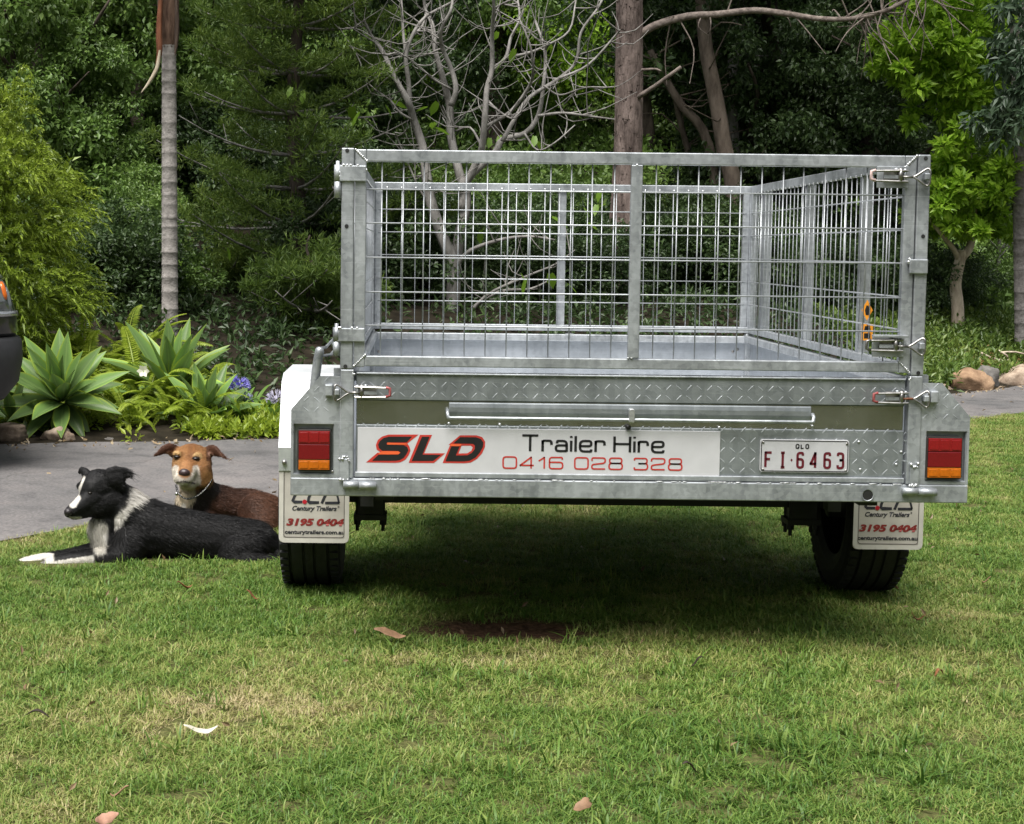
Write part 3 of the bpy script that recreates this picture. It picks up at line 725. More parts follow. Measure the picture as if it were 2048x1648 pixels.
# ------------------------------------------------------------------ ground, driveway, lawn
FARX = [-14, -5, -2.9, -1.37, 1, 3.74, 4.71, 8, 16]; FARY = [3.4, 4.25, 4.58, 4.96, 6.2, 8.46, 9.43, 12.6, 20]
NEARX = [-14, -6, -3.6, -2.8, -2.14, -1.9, -1.2, -.6, 1, 3.16, 3.77, 8, 16]; NEARY = [-4.0, -1.5, .0, .85, 1.68, 2.01, 2.75, 3.3, 4.72, 6.53, 7.0, 10.3, 17.2]
far = lambda x: np.interp(x, FARX, FARY)
near = lambda x: np.interp(x, NEARX, NEARY)
def wob(x, y):
    return np.sin(x*1.7+y*.9)*.5+np.sin(x*.63-y*1.31+1.3)*.7+np.sin(x*3.1+y*2.7)*.22
def terrain(x, y):
    x = np.asarray(x, float); y = np.asarray(y, float)
    d = np.maximum(0, (y - far(x) - .05) * .82)
    z = np.where(d < 4, .17*d, .68 + .30*(d-4)) + np.minimum(d, 3)*.035*wob(x, y)
    hx_, hy_ = x + .30, y - .40
    dip = -.018*np.exp(-((hx_/.25)**2 + (hy_/.14)**2))
    return z + dip
def make_ground():
    xs = np.concatenate([np.linspace(-70, -8, 16), np.linspace(-7.5, 9, 111), np.linspace(10, 70, 16)])
    ys = np.concatenate([np.linspace(-40, -6, 10), np.linspace(-5, 14, 127), np.linspace(14.6, 40, 40), np.linspace(45, 120, 10)])
    X, Y = np.meshgrid(xs, ys); Z = terrain(X, Y); Z = np.minimum(Z, 14)
    v = np.stack([X, Y, Z], -1).reshape(-1, 3); nx, ny = len(xs), len(ys)
    I, J = np.meshgrid(np.arange(nx-1), np.arange(ny-1)); a = (J*nx+I).ravel()
    q = np.stack([a, a+1, a+nx+1, a+nx], -1)
    me = np_mesh('ground', v, q, None, True, 4)
    return me, v, q
me, gv, gq = make_ground()
def lawnmat():
    m, n, l, p = mat_base('lawn_thatch')
    v = pos_node(n, l)
    t = nd(n, 'ShaderNodeTexNoise', Scale=55.0, Detail=6.0); l.new(v, t.inputs['Vector'])
    r = ramp(n, [(0.3, (0.045, 0.050, 0.016)), (0.7, (0.12, 0.12, 0.045))]); l.new(t.outputs[0], r.inputs[0])
    # bare earth scrape beside the trailer
    mp = nd(n, 'ShaderNodeMapping'); mp.inputs['Location'].default_value = (.30*3.3, -.40*5.6, 0); mp.inputs['Scale'].default_value = (3.3, 5.6, 0)
    g = n.new('ShaderNodeNewGeometry'); l.new(g.outputs['Position'], mp.inputs[0])
    ln = nd(n, 'ShaderNodeVectorMath', operation='LENGTH'); l.new(mp.outputs[0], ln.inputs[0])
    rr = ramp(n, [(0.7, (1, 1, 1)), (1.0, (0, 0, 0))]); l.new(ln.outputs['Value'], rr.inputs[0])
    mx = nd(n, 'ShaderNodeMix', data_type='RGBA'); l.new(rr.outputs[0], mx.inputs['Factor']); l.new(r.outputs[0], mx.inputs[6])
    d = ramp(n, [(0.3, (0.040, 0.022, 0.014)), (0.7, (0.12, 0.068, 0.042))]); l.new(t.outputs[0], d.inputs[0]); l.new(d.outputs[0], mx.inputs[7])
    l.new(mx.outputs[2], p.inputs['Base Color']); p.inputs['Roughness'].default_value = 1.0; p.inputs['Specular IOR Level'].default_value = .1
    b = nd(n, 'ShaderNodeBump', Strength=.8, Distance=.02); l.new(t.outputs[0], b.inputs['Height']); l.new(b.outputs[0], p.inputs['Normal'])
    return m
LAWN = lawnmat()
LITTER = plain('forest_litter', (0.022, 0.018, 0.012), 1.0, 0, .55, 9, .8, spec=.1)
me.materials.append(LAWN); me.materials.append(LITTER)
cen = gv[gq].mean(1); idx = (cen[:, 1] > far(cen[:, 0]) - .1).astype(np.int32)
me.polygons.foreach_set('material_index', idx)
tag(mobj('ground', me), kind='structure')
# driveway sheet
def asphalt():
    m, n, l, p = mat_base('asphalt')
    v = pos_node(n, l)
    a = nd(n, 'ShaderNodeTexNoise', Scale=70.0, Detail=7.0, Roughness=0.7); l.new(v, a.inputs['Vector'])
    b = nd(n, 'ShaderNodeTexNoise', Scale=1.1, Detail=4.0); l.new(v, b.inputs['Vector'])
    r = ramp(n, [(0.3, (0.075, 0.073, 0.072)), (0.72, (0.19, 0.184, 0.182))]); l.new(a.outputs[0], r.inputs[0])
    r2 = ramp(n, [(0.35, (0.74, 0.74, 0.75)), (0.65, (1.12, 1.07, 1.06))]); l.new(b.outputs[0], r2.inputs[0])
    mx = nd(n, 'ShaderNodeMix', data_type='RGBA', blend_type='MULTIPLY'); mx.inputs['Factor'].default_value = 1
    l.new(r.outputs[0], mx.inputs[6]); l.new(r2.outputs[0], mx.inputs[7])
    wv = nd(n, 'ShaderNodeTexNoise', Scale=3.0, Detail=3.0); l.new(v, wv.inputs['Vector']); ad = nd(n, 'ShaderNodeVectorMath', operation='MULTIPLY_ADD'); l.new(wv.outputs['Color'], ad.inputs[0]); ad.inputs[1].default_value = (.5, .5, 0); l.new(v, ad.inputs[2])
    ck = nd(n, 'ShaderNodeTexVoronoi', feature='DISTANCE_TO_EDGE', Scale=.35); l.new(ad.outputs[0], ck.inputs['Vector']); cr = ramp(n, [(0.0, (.72, .72, .72)), (0.006, (1, 1, 1))]); l.new(ck.outputs[0], cr.inputs[0])
    st = nd(n, 'ShaderNodeTexNoise', Scale=4.5, Detail=6.0, Roughness=.7); l.new(v, st.inputs['Vector']); sr = ramp(n, [(0.36, (.70, .70, .71)), (0.5, (1, 1, 1)), (0.72, (1.18, 1.14, 1.12))]); l.new(st.outputs[0], sr.inputs[0])
    m2 = nd(n, 'ShaderNodeMix', data_type='RGBA', blend_type='MULTIPLY'); m2.inputs['Factor'].default_value = 1; l.new(mx.outputs[2], m2.inputs[6]); l.new(cr.outputs[0], m2.inputs[7])
    m3 = nd(n, 'ShaderNodeMix', data_type='RGBA', blend_type='MULTIPLY'); m3.inputs['Factor'].default_value = 1; l.new(m2.outputs[2], m3.inputs[6]); l.new(sr.outputs[0], m3.inputs[7]); l.new(m3.outputs[2], p.inputs['Base Color'])
    p.inputs['Roughness'].default_value = .85
    bp = nd(n, 'ShaderNodeBump', Strength=.5, Distance=.004); l.new(a.outputs[0], bp.inputs['Height']); l.new(bp.outputs[0], p.inputs['Normal'])
    return m
ASPHALT = asphalt()
V = []; Fq = []
dx = np.concatenate([np.linspace(-30, -7, 12), np.linspace(-6.8, 9, 120), np.linspace(10, 30, 10)])
for i, x in enumerate(dx):
    n0 = float(near(x)) + (.03*math.sin(x*9)+.02*math.sin(x*23)); f0 = float(far(x)) + .02*math.sin(x*7)
    for k in range(7):
        y = n0 + (f0-n0)*k/6; V.append((x, y, .006 + .012*math.sin(math.pi*k/6)))
for i in range(len(dx)-1):
    for k in range(6): a = i*7+k; Fq.append((a, a+7, a+8, a+1))
tag(mobj('driveway', new_mesh('driveway', V, Fq, ASPHALT, True)), kind='structure')

# grass blades
def grassmat():
    m, n, l, p = mat_base('grass_blade')
    at_ = nd(n, 'ShaderNodeAttribute', attribute_type='INSTANCER', attribute_name='dry')
    g = n.new('ShaderNodeNewGeometry')
    r = ramp(n, [(0.0, (0.050, 0.120, 0.016)), (0.30, (0.125, 0.220, 0.036)), (0.55, (0.235, 0.295, 0.070)), (0.8, (0.38, 0.345, 0.14)), (1.0, (0.48, 0.40, 0.23))])
    a = nd(n, 'ShaderNodeMath', operation='MULTIPLY_ADD'); l.new(g.outputs['Random Per Island'], a.inputs[0]); a.inputs[1].default_value = .5; l.new(at_.outputs['Fac'], a.inputs[2])
    l.new(a.outputs[0], r.inputs[0]); l.new(r.outputs[0], p.inputs['Base Color'])
    p.inputs['Roughness'].default_value = .5; p.inputs['Specular IOR Level'].default_value = .35
    tr = n.new('ShaderNodeBsdfTranslucent'); l.new(r.outputs[0], tr.inputs[0])
    mx = n.new('ShaderNodeMixShader'); mx.inputs[0].default_value = .3
    l.new(p.outputs[0], mx.inputs[1]); l.new(tr.outputs[0], mx.inputs[2]); l.new(mx.outputs[0], n['Material Output'].inputs[0])
    return m
GRASS = grassmat()
def clump(i, nb, hmin, hmax, spread, w):
    r = np.random.default_rng(100+i); V = []; Fc = []
    for k in range(nb):
        a, rad = r.uniform(0, 6.283), spread*math.sqrt(r.uniform()); bx_, by_ = rad*math.cos(a), rad*math.sin(a)
        h_ = r.uniform(hmin, hmax); lean = r.uniform(.2, 1.7)*h_; d = r.uniform(0, 6.283); dx_, dy_ = math.cos(d), math.sin(d); ww = w*r.uniform(.5, 1.4); flat_ = r.uniform() < .2; h_ = h_*(.45 if flat_ else 1); lean = lean*(1.6 if flat_ else 1)
        tw = r.uniform(-.6, .6); sx_, sy_ = -math.sin(d+tw), math.cos(d+tw); b = len(V)
        for t, k_ in ((0, 1.0), (.42, .95), (.78, .62)):
            x = bx_ + dx_*lean*t*t; y = by_ + dy_*lean*t*t; z = h_*(t-.32*t*t*min(1.5, lean/h_))
            V += [(x-sx_*ww*k_/2, y-sy_*ww*k_/2, z), (x+sx_*ww*k_/2, y+sy_*ww*k_/2, z)]
        V.append((bx_+dx_*lean, by_+dy_*lean, h_*(1-.32*min(1.5, lean/h_))))
        Fc += [(b, b+1, b+3, b+2), (b+2, b+3, b+5, b+4), (b+4, b+5, b+6)]
    return bpy.data.objects.new('grass_tuft', new_mesh('grass_tuft', V, Fc, GRASS, True))
gcol = bpy.data.collections.new('grass_tufts')
NCL = 8
for i in range(6): gcol.objects.link(clump(i, 46, .008, .025, .040, .0024))
for i in range(6, 8): gcol.objects.link(clump(i, 16, .03, .062, .03, .0042))
DOGS = []      # ground circles kept free of blades under the animals: (x, y, r)
# ------------------------------------------------------------------ vegetation
BARK_PINE = barkmat('pine_bark', (0.055, 0.040, 0.035), (0.25, 0.195, 0.175), 16, 4, 1.0, .03)
BARK_GREY = barkmat('grey_bark', (0.12, 0.112, 0.104), (0.31, 0.295, 0.28), 18, 6)
BARK_DARK = barkmat('dark_bark', (0.030, 0.024, 0.020), (0.11, 0.088, 0.072), 12, 4)
BARK_PALE = barkmat('pale_bark', (0.28, 0.22, 0.17), (0.62, 0.53, 0.42), 14, 5)
BARK_PALM = barkmat('palm_bark', (0.18, 0.165, 0.155), (0.34, 0.315, 0.295), 25, 30)
BARK_PALM2 = barkmat('dark_palm_bark', (0.11, 0.10, 0.096), (0.26, 0.24, 0.23), 25, 30)
LEAF_MID = leafmat('mid_green_leaf', [(0.058, 0.112, 0.022), (0.125, 0.215, 0.042), (0.23, 0.33, 0.08)])
LEAF_DARK = leafmat('dark_green_leaf', [(0.020, 0.042, 0.014), (0.050, 0.090, 0.027), (0.105, 0.165, 0.05)])
LEAF_BRIGHT = leafmat('bright_green_leaf', [(0.13, 0.25, 0.020), (0.26, 0.44, 0.034), (0.44, 0.62, 0.07)], trans=.5)
LEAF_SHRUB = leafmat('yellow_green_spray', [(0.095, 0.145, 0.015), (0.20, 0.285, 0.026), (0.34, 0.425, 0.055)], trans=.35, big=2)
LEAF_PINE = leafmat('pine_needle', [(0.045, 0.090, 0.014), (0.10, 0.165, 0.024), (0.20, 0.27, 0.045)], trans=.35, rough=.6)
LEAF_BLUE = leafmat('blue_green_leaf', [(0.03, 0.06, 0.03), (0.06, 0.10, 0.055), (0.10, 0.15, 0.085)])
LEAF_BIG = leafmat('lime_big_leaf', [(0.10, 0.20, 0.02), (0.18, 0.32, 0.03), (0.28, 0.42, 0.06)], trans=.5)

def leaf_arrays(cen, rad, n_per, L, W, r, droop=.25, out=.6, flat=.8, shell=.5):
    """leaves as folded rhombs scattered in clumps"""
    cen = np.asarray(cen, float); k = len(cen); rad = np.broadcast_to(np.asarray(rad, float), (k,))
    n_per = np.broadcast_to(np.asarray(n_per, int), (k,)); ix = np.repeat(np.arange(k), n_per); n = len(ix)
    d = r.normal(size=(n, 3)); d /= np.linalg.norm(d, axis=1, keepdims=True)
    rr = rad[ix] * (shell + (1-shell)*r.uniform(size=n))*r.uniform(size=n)**.25
    p = cen[ix] + d*rr[:, None]*np.array([1, 1, flat])
    a = d*out + r.normal(size=(n, 3))*.55; a[:, 2] -= droop; a /= np.linalg.norm(a, axis=1, keepdims=True)
    up = r.normal(size=(n, 3))*.55 + np.array([0, 0, 1.0]) + d*.4
    s = np.cross(a, up); s /= (np.linalg.norm(s, axis=1, keepdims=True)+1e-9); nm = np.cross(s, a)
    sz = r.uniform(.65, 1.25, n)[:, None]
    v = np.empty((n, 4, 3)); v[:, 0] = p; v[:, 1] = p + a*L*.45*sz + s*W/2*sz + nm*W*.15; v[:, 2] = p + a*L*sz - nm*L*.12; v[:, 3] = p + a*L*.45*sz - s*W/2*sz + nm*W*.15
    b = np.arange(n)[:, None]*4
    t = np.concatenate([b+np.array([[0, 1, 2]]), b+np.array([[0, 2, 3]])], 1).reshape(-1, 3)
    return v.reshape(-1, 3), t
def leaf_mesh(name, cen, rad, n_per, L, W, seed, mat, **kw):
    v, t = leaf_arrays(cen, rad, n_per, L, W, np.random.default_rng(seed), **kw)
    return np_mesh(name, v, t, mat, False)
def crown_centres(n, R3, seed, lo=.35):
    r = np.random.default_rng(seed); d = r.normal(size=(n, 3)); d /= np.linalg.norm(d, axis=1, keepdims=True)
    rad = lo + (1-lo)*r.uniform(size=n)**.6
    lump = 1 + .22*np.sin(d[:, 0]*5+seed) + .18*np.sin(d[:, 2]*6+seed*2) + .12*np.sin(d[:, 1]*7)
    return d*rad[:, None]*lump[:, None]*np.array(R3)
def branch_tube(mb, p0, p1, r0, r1, r, n=5, wig=.06, seg=6):
    p0 = np.array(p0, float); p1 = np.array(p1, float); L = np.linalg.norm(p1-p0)
    pts = [p0 + (p1-p0)*t + (r.normal(size=3)*wig*L*math.sin(math.pi*t) if 0 < t < 1 else 0) for t in np.linspace(0, 1, n)]
    mb.tube(spline(pts, 2), list(np.linspace(r0, r1, 2*(n-1)+1)), seg); return pts[-1]

# --- crown and trunk prototypes shared by the background trees
CROWNS = {}
for key, mt in (('mid', LEAF_MID), ('dark', LEAF_DARK)):
    for i in range(3):
        c = crown_centres(230, (1.5, 1.5, 2.1), 11*i+(5 if key == 'mid' else 0), .3)
        CROWNS[key, i] = leaf_mesh('crown', c, .27, 190, .072, .042, 40+i, mt, droop=.35)
c = crown_centres(120, (1.2, 1.2, .85), 77, .3); CROWNS['bush', 0] = leaf_mesh('crown', c, .22, 130, .062, .036, 50, LEAF_MID, droop=.1)
c = crown_centres(120, (1.2, 1.2, .85), 78, .3); CROWNS['bush', 1] = leaf_mesh('crown', c, .22, 130, .062, .036, 51, LEAF_DARK, droop=.1)
c = crown_centres(120, (1.2, 1.2, .85), 79, .3); CROWNS['bush', 2] = leaf_mesh('crown', c, .22, 130, .062, .036, 52, LEAF_BRIGHT, droop=.1)  # bright leaf colour stands in for sunlight on the bushes up the slope
TRUNKS = []
for i in range(3):
    r = np.random.default_rng(i+3); mb = MB()
    top = np.array([r.normal()*.25, r.normal()*.25, 3.6]); branch_tube(mb, (0, 0, -.4), top, .16, .05, r, 6, .05, 8)
    for k in range(7):
        z = r.uniform(1.0, 3.2); a = r.uniform(0, 6.28); L = r.uniform(.7, 1.4)
        branch_tube(mb, top*z/3.6, top*z/3.6+np.array([math.cos(a)*L, math.sin(a)*L, L*.7]), .05, .012, r, 4, .08, 5)
    TRUNKS.append(new_mesh('trunk', mb.v, mb.f, BARK_DARK, True))
def bg_tree(x, y, kind, i, s, lift, label, group, sz=1.0, name='forest_tree'):
    z = float(terrain(x, y)); t = thing(name, (x, y, z), label, 'tree', group)
    tr = bpy.data.objects.new('trunk', TRUNKS[i % 3]); tr.scale = (s, s, (lift+1.2*s*sz)/3.6); tr.parent = t; C.objects.link(tr)
    cr = bpy.data.objects.new('crown', CROWNS[kind, i]); cr.scale = (s, s, s*sz); cr.location = (0, 0, lift); cr.rotation_euler = (0, 0, random.uniform(0, 6.28)); cr.parent = t; C.objects.link(cr)
    return t
def bush(x, y, i, s, label, group):
    z = float(terrain(x, y)); t = thing('bush', (x, y, z), label, 'bush', group)
    cr = bpy.data.objects.new('foliage', CROWNS['bush', i]); cr.scale = (s, s, s*random.uniform(.8, 1.2)); cr.location = (0, 0, .45*s); cr.rotation_euler = (0, 0, random.uniform(0, 6.28)); cr.parent = t; C.objects.link(cr)
    return t
# far wall of forest, row upon row up the slope
rw = random.Random(5)
ORD = ['first', 'second', 'third', 'fourth', 'fifth', 'sixth', 'seventh', 'eighth', 'ninth', 'tenth', 'eleventh', 'twelfth', 'thirteenth', 'fourteenth', 'fifteenth', 'sixteenth', 'seventeenth', 'eighteenth', 'nineteenth', 'twentieth', 'twenty-first', 'twenty-second', 'twenty-third', 'twenty-fourth']
for row, (y0, step, s0) in enumerate(((19.0, 1.9, 1.05), (25.0, 2.4, 1.4), (33.0, 3.2, 2.0))):
    x = -.3*y0 - 3.0; cnt = 0
    while x < .36*y0 + 4.5:
        yy = y0 + rw.uniform(-1.3, 1.3) + (max(0, x-2)*.35 if row == 0 else 0)
        lbl = ORD[min(cnt, 23)] + ' tree from the left in ' + ('the nearest row of the forest wall', 'the middle row of the forest, up the slope', 'the farthest row of the forest, top of the slope')[row]; cnt += 1
        kind = 'dark' if rw.random() < (.75 if x > 0 else .35) else 'mid'
        bg_tree(x, yy, kind, rw.randrange(3), s0*rw.uniform(.9, 1.2), (2.4, 3.0, 4.4)[row]*rw.uniform(.85, 1.2), lbl, ('nearest forest row', 'middle forest row', 'farthest forest row')[row], rw.uniform(1.0, 1.35))
        x += step*rw.uniform(.8, 1.2)
def added_wood():
    """unseen wood added round the clearing to cut low sky light, one mass"""
    r = np.random.default_rng(66); n = 1500; a = r.uniform(R(-205), R(25), n); rad = r.uniform(16, 20, n); h_ = 8.5*r.uniform(size=n)**.8*(1+.15*np.sin(a*9)); c = np.stack([rad*np.cos(a)-.5, rad*np.sin(a)-2.0, h_+.3], -1)
    tag(mobj('added_wood', leaf_mesh('added_wood', c, .95, 30, .45, .26, 2, LEAF_MID, flat=1.0)), 'unseen wood added round the other sides of the lawn to cut low sky light', 'wood', kind='stuff')
added_wood()
# lit leafy trees of the upper left
for (u, v, Y, kind, i, s, lb) in ((50, 90, 12.0, 'mid', 0, .95, 'leafy green tree at the top left corner, left of the grey palm'), (215, 150, 13.2, 'mid', 1, .85, 'leafy green tree directly left of the grey palm trunk'),
                             (160, 330, 11.5, 'mid', 2, .62, 'low leafy tree between the yellow-green shrub and the palm'), (430, 60, 14.5, 'mid', 0, .95, 'leafy green tree directly right of the palm, behind the conifer'), (700, 40, 15.5, 'dark', 1, 1.0, 'dark leafy tree between the conifer and the bare tree'),
                             (1560, 120, 14.8, 'dark', 2, 1.05, 'dark leafy tree behind the long crooked branch'), (1720, 260, 13.8, 'dark', 0, .85, 'dark leafy tree left of the bright green tree')):
    p = at(u, v, Y); z = float(terrain(p[0], Y)); bg_tree(float(p[0]), Y, kind, i, s, float(p[2])-z, lb, None, 1.1, 'leafy_tree')
for k, (u, v, Y, i, s, lb) in enumerate(((235, 560, 10.2, 0, .62, 'dark bush left of the palm trunk, above the ferns'), (290, 470, 10.8, 0, .55, 'leafy bush against the left side of the palm trunk'), (150, 520, 9.3, 1, .6, 'bush in the gap right of the yellow-green shrub'), (1015, 110, 19.0, 2, 1.25, 'bush with sunlight put into its leaf colour, up the slope between the bare branches'),
                                    (690, 600, 12.0, 1, .8, 'dark bush behind the left post of the cage'), (1000, 560, 13.0, 0, .75, 'bush behind the middle of the cage'), (1150, 470, 12.6, 0, .6, 'bush just left of the pine trunk behind the cage'), (1380, 600, 13.5, 1, .8, 'dark bush right of the pine trunk behind the cage'),
                                    (1880, 600, 13.2, 1, .5, 'dark bush at the foot of the pale trunk'), (2000, 610, 15.0, 0, .6, 'bush between the pale trunk and the dark palm'), (1700, 560, 13.6, 1, .9, 'dark bush behind the right side of the cage'), (1110, 90, 20.0, 2, 1.1, 'second bush with sunlight put into its leaf colour, up the slope left of the pine trunk'))):
    p = at(u, v, Y); o = bush(float(p[0]), Y, i, s, lb, None); o.children[0].location.z = max(.3*s, float(p[2])-o.location.z)

# --- left shrub with drooping yellow-green sprays
def spray_shrub():
    base = at(-40, 840, 6.0); base[2] = terrain(base[0], 6.0); b = Vector(base)
    t = thing('spray_shrub', b, 'tall yellow-green shrub with drooping sprays behind the black car', 'shrub')
    r = np.random.default_rng(9); V = []; Tt = []; nb = 0
    ctr = at(-45, 455, 6.0); R3 = np.array([.62, .62, 1.02])
    n = 2600; d = r.normal(size=(n, 3)); d /= np.linalg.norm(d, axis=1, keepdims=True)
    rad = (.55+.45*r.uniform(size=n)**.6)*(1+.13*np.sin(d[:, 2]*11+d[:, 0]*7)+.10*np.sin(d[:, 0]*13+d[:, 1]*9)); P = ctr + d*rad[:, None]*R3
    P[:, :2] = ctr[:2] + (P[:, :2]-ctr[:2])*(1 + .28*np.clip((ctr[2]-P[:, 2])/1.0, -.8, 1))[:, None]
    for i in range(n):         # one spray = a curling plume of small leaflets set all round
        o = d[i]*1.0; o[2] = o[2]*.4+.75; o += r.normal(size=3)*.30; o /= np.linalg.norm(o); L = r.uniform(.07, .17)
        side = np.cross(o, [0, 0, 1]); side /= np.linalg.norm(side)+1e-9; dr = r.uniform(.45, 1.15); hd = d[i]*np.array([1, 1, 0])
        k = 7; pts = [P[i] + o*L*t_ + hd*L*.35*t_**2 - np.array([0, 0, 1])*L*dr*t_**3 for t_ in np.linspace(0, 1, k)]
        w = np.array([.013, .021, .024, .023, .019, .012])*r.uniform(.7, 1.2)
        for q in range(k-1):
            a, c = pts[q], pts[q+1]; e = (c-a); ee = e/(np.linalg.norm(e)+1e-9); u1 = np.cross(side, ee)
            for ang in (0.4, 2.0, 3.5, 5.1):
                ang += q*.8; dd = side*math.cos(ang)+u1*math.sin(ang); wd = np.cross(dd, ee)
                V += [a-wd*.0065, a+wd*.0065+e*.3, a + dd*w[q]*1.25 + e*1.1]; Tt.append((nb, nb+1, nb+2)); nb += 3
    mobj('foliage', np_mesh('foliage', np.array(V), np.array(Tt), LEAF_SHRUB), t)
    c = ctr + crown_centres(70, (.52, .52, .85), 3, .2); mobj('inner_foliage', leaf_mesh('inner_foliage', c, .16, 60, .07, .03, 8, LEAF_SHRUB), t)
    mb = MB(); r2 = np.random.default_rng(2)
    for k in range(5): branch_tube(mb, b + Vector((r2.normal()*.05, r2.normal()*.05, -.1)), ctr + r2.normal(size=3)*np.array([.3, .3, .4]), .035, .008, r2)
    mb.build('stem', BARK_DARK, t, True)
spray_shrub()

# --- palms
def palm(u0, u1, vb, vt, Y, wpx, mat, label, ring=.11, boots=True):
    pb = at(u0, vb, Y); pb[2] = terrain(pb[0], Y) - .05; pt = at(u1, vt, Y); t = thing('palm_tree', Vector(pb), label, 'palm')
    s = (Y-CAM[1])/FPX; r0 = wpx*s/2; H = pt[2]-pb[2]; n = int(H/ring); prof = []
    rs = np.random.default_rng(int(u0))
    pts = []; rad = []
    z = 0
    while z < H:
        f = z/H; h_ = ring*rs.uniform(.7, 1.25)*(1.0-.35*f)
        for dz, k in ((0, 1.0), (.012, 1.03), (.018, .985), (h_-.004, .97)):
            zz = min(H, z+dz); pts.append(pb + (pt-pb)*(zz/H)); rad.append(r0*(1.12-.16*min(1, f*1.5))*k*rs.uniform(.985, 1.015))
        z += h_
    MB().tube(pts, rad, 14).build('trunk', mat, t, True)
    return t, pt, s
FRONDMAT = leafmat('palm_frond', [(0.03, 0.07, 0.012), (0.06, 0.12, 0.02), (0.10, 0.17, 0.03)])
def palm_crown(t, top, n, L, mat, seed):
    r = np.random.default_rng(seed); fr = frond_mesh('frond', L, 34, .34*L, .030, mat, .55)
    for k in range(n):
        o = bpy.data.objects.new('frond', fr); o.location = Vector(top); o.rotation_euler = (0, -r.uniform(.2, .9), k*6.283/n + r.uniform(-.2, .2)); link(o, t)
def frond_mesh(name, L, pairs, W, w, mat, bend=.8, curl=.0):
    """a frond along +X, arching down, with paired leaflets"""
    V = []; Fc = []; r = np.random.default_rng(int(L*100)+pairs)
    sp = lambda t: np.array([L*math.sin(bend*t*1.4)/(bend*1.4), 0, L*(.30*t - bend*.62*t*t) + curl*t**4*L])
    K = 12
    for k in range(K+1):
        p = sp(k/K); ww = .006*(1-k/K*.8)*max(1, L); V += [p+[0, ww, 0], p+[0, -ww, 0]]
    for k in range(K): Fc.append((2*k, 2*k+1, 2*k+3, 2*k+2))
    for k in range(pairs):
        t = .08 + .92*k/pairs; p = sp(t); d = sp(min(1, t+.02))-sp(t-.02); d /= np.linalg.norm(d)
        ll = W*math.sin(math.pi*(t*.86+.10))**.7*r.uniform(.85, 1.1)
        for sg in (-1, 1):
            e = np.array([0, sg, 0])*.92 + d*.42; e[2] -= .18; e /= np.linalg.norm(e); b = len(V)
            q = p + e*ll*.5 + np.array([0, 0, .0]); V += [p, q + d*w*.5, p + e*ll - np.array([0, 0, ll*.25]), q - d*w*.5]
            Fc.append((b, b+1, b+2, b+3))
    return new_mesh(name, V, Fc, mat)
pt_, top_, s_ = palm(340, 337, 740, -150, 7.6, 30, BARK_PALM, 'slender grey ringed palm trunk at left with brown sheath at its top')
MB().tube(spline([at(338, 100, 7.6), at(337, 50, 7.6), at(336, -20, 7.6), at(336, -160, 7.6)], 4), [.050, .058, .066, .072, .075, .078, .08, .08, .08, .08, .08, .08, .07], 12).build('crown_shaft', barkmat('brown_sheath', (0.05, 0.028, 0.02), (0.19, 0.12, 0.085), 30, 5), pt_, True)
SHEATH = barkmat('rust_brown_sheath', (0.10, 0.035, 0.018), (0.24, 0.10, 0.055), 30, 5); SHEATHIN = barkmat('pale_sheath', (0.30, 0.24, 0.17), (0.48, 0.42, 0.32), 30, 5)
def strap(pts, w, name, mat, parent, th=.006):
    pts = spline(pts, 5); n = len(pts); V = []; Fc = []
    for i, p in enumerate(pts):
        ww = w*math.sin(math.pi*min(1, .12+.88*(i/(n-1))))**.6 if i < n-1 else .002
        V += [p+np.array([-ww, 0, 0]), p+np.array([0, th*2.5, 0]), p+np.array([ww, 0, 0]), p+np.array([0, -th, 0])]
    for i in range(n-1):
        for k in range(4): a = i*4; Fc.append((a+k, a+(k+1) % 4, a+4+(k+1) % 4, a+4+k))
    return mobj(name, new_mesh(name, V, Fc, mat, True), parent)
strap([at(322, -10, 7.5), at(318, 60, 7.48), at(319, 105, 7.47), at(312, 135, 7.46)], .024, 'dead_sheath', SHEATH, pt_)
strap([at(320, 100, 7.46), at(314, 135, 7.45), at(298, 165, 7.44), at(282, 186, 7.43)], .016, 'dead_sheath', SHEATHIN, pt_)
strap([at(352, -10, 7.52), at(354, 40, 7.5), at(353, 80, 7.5), at(350, 112, 7.5)], .018, 'dead_sheath', barkmat('dark_sheath', (0.03, 0.02, 0.015), (0.10, 0.07, 0.055), 30, 5), pt_)
palm_crown(pt_, at(337, -170, 7.6), 11, 1.7, FRONDMAT, 4)
pt2, top2, s2 = palm(2048, 2034, 760, -60, 11.2, 34, BARK_PALM2, 'dark ringed palm trunk at the right edge above the rocks', .19)
palm_crown(pt2, at(2032, -70, 11.2), 10, 2.2, FRONDMAT, 8)

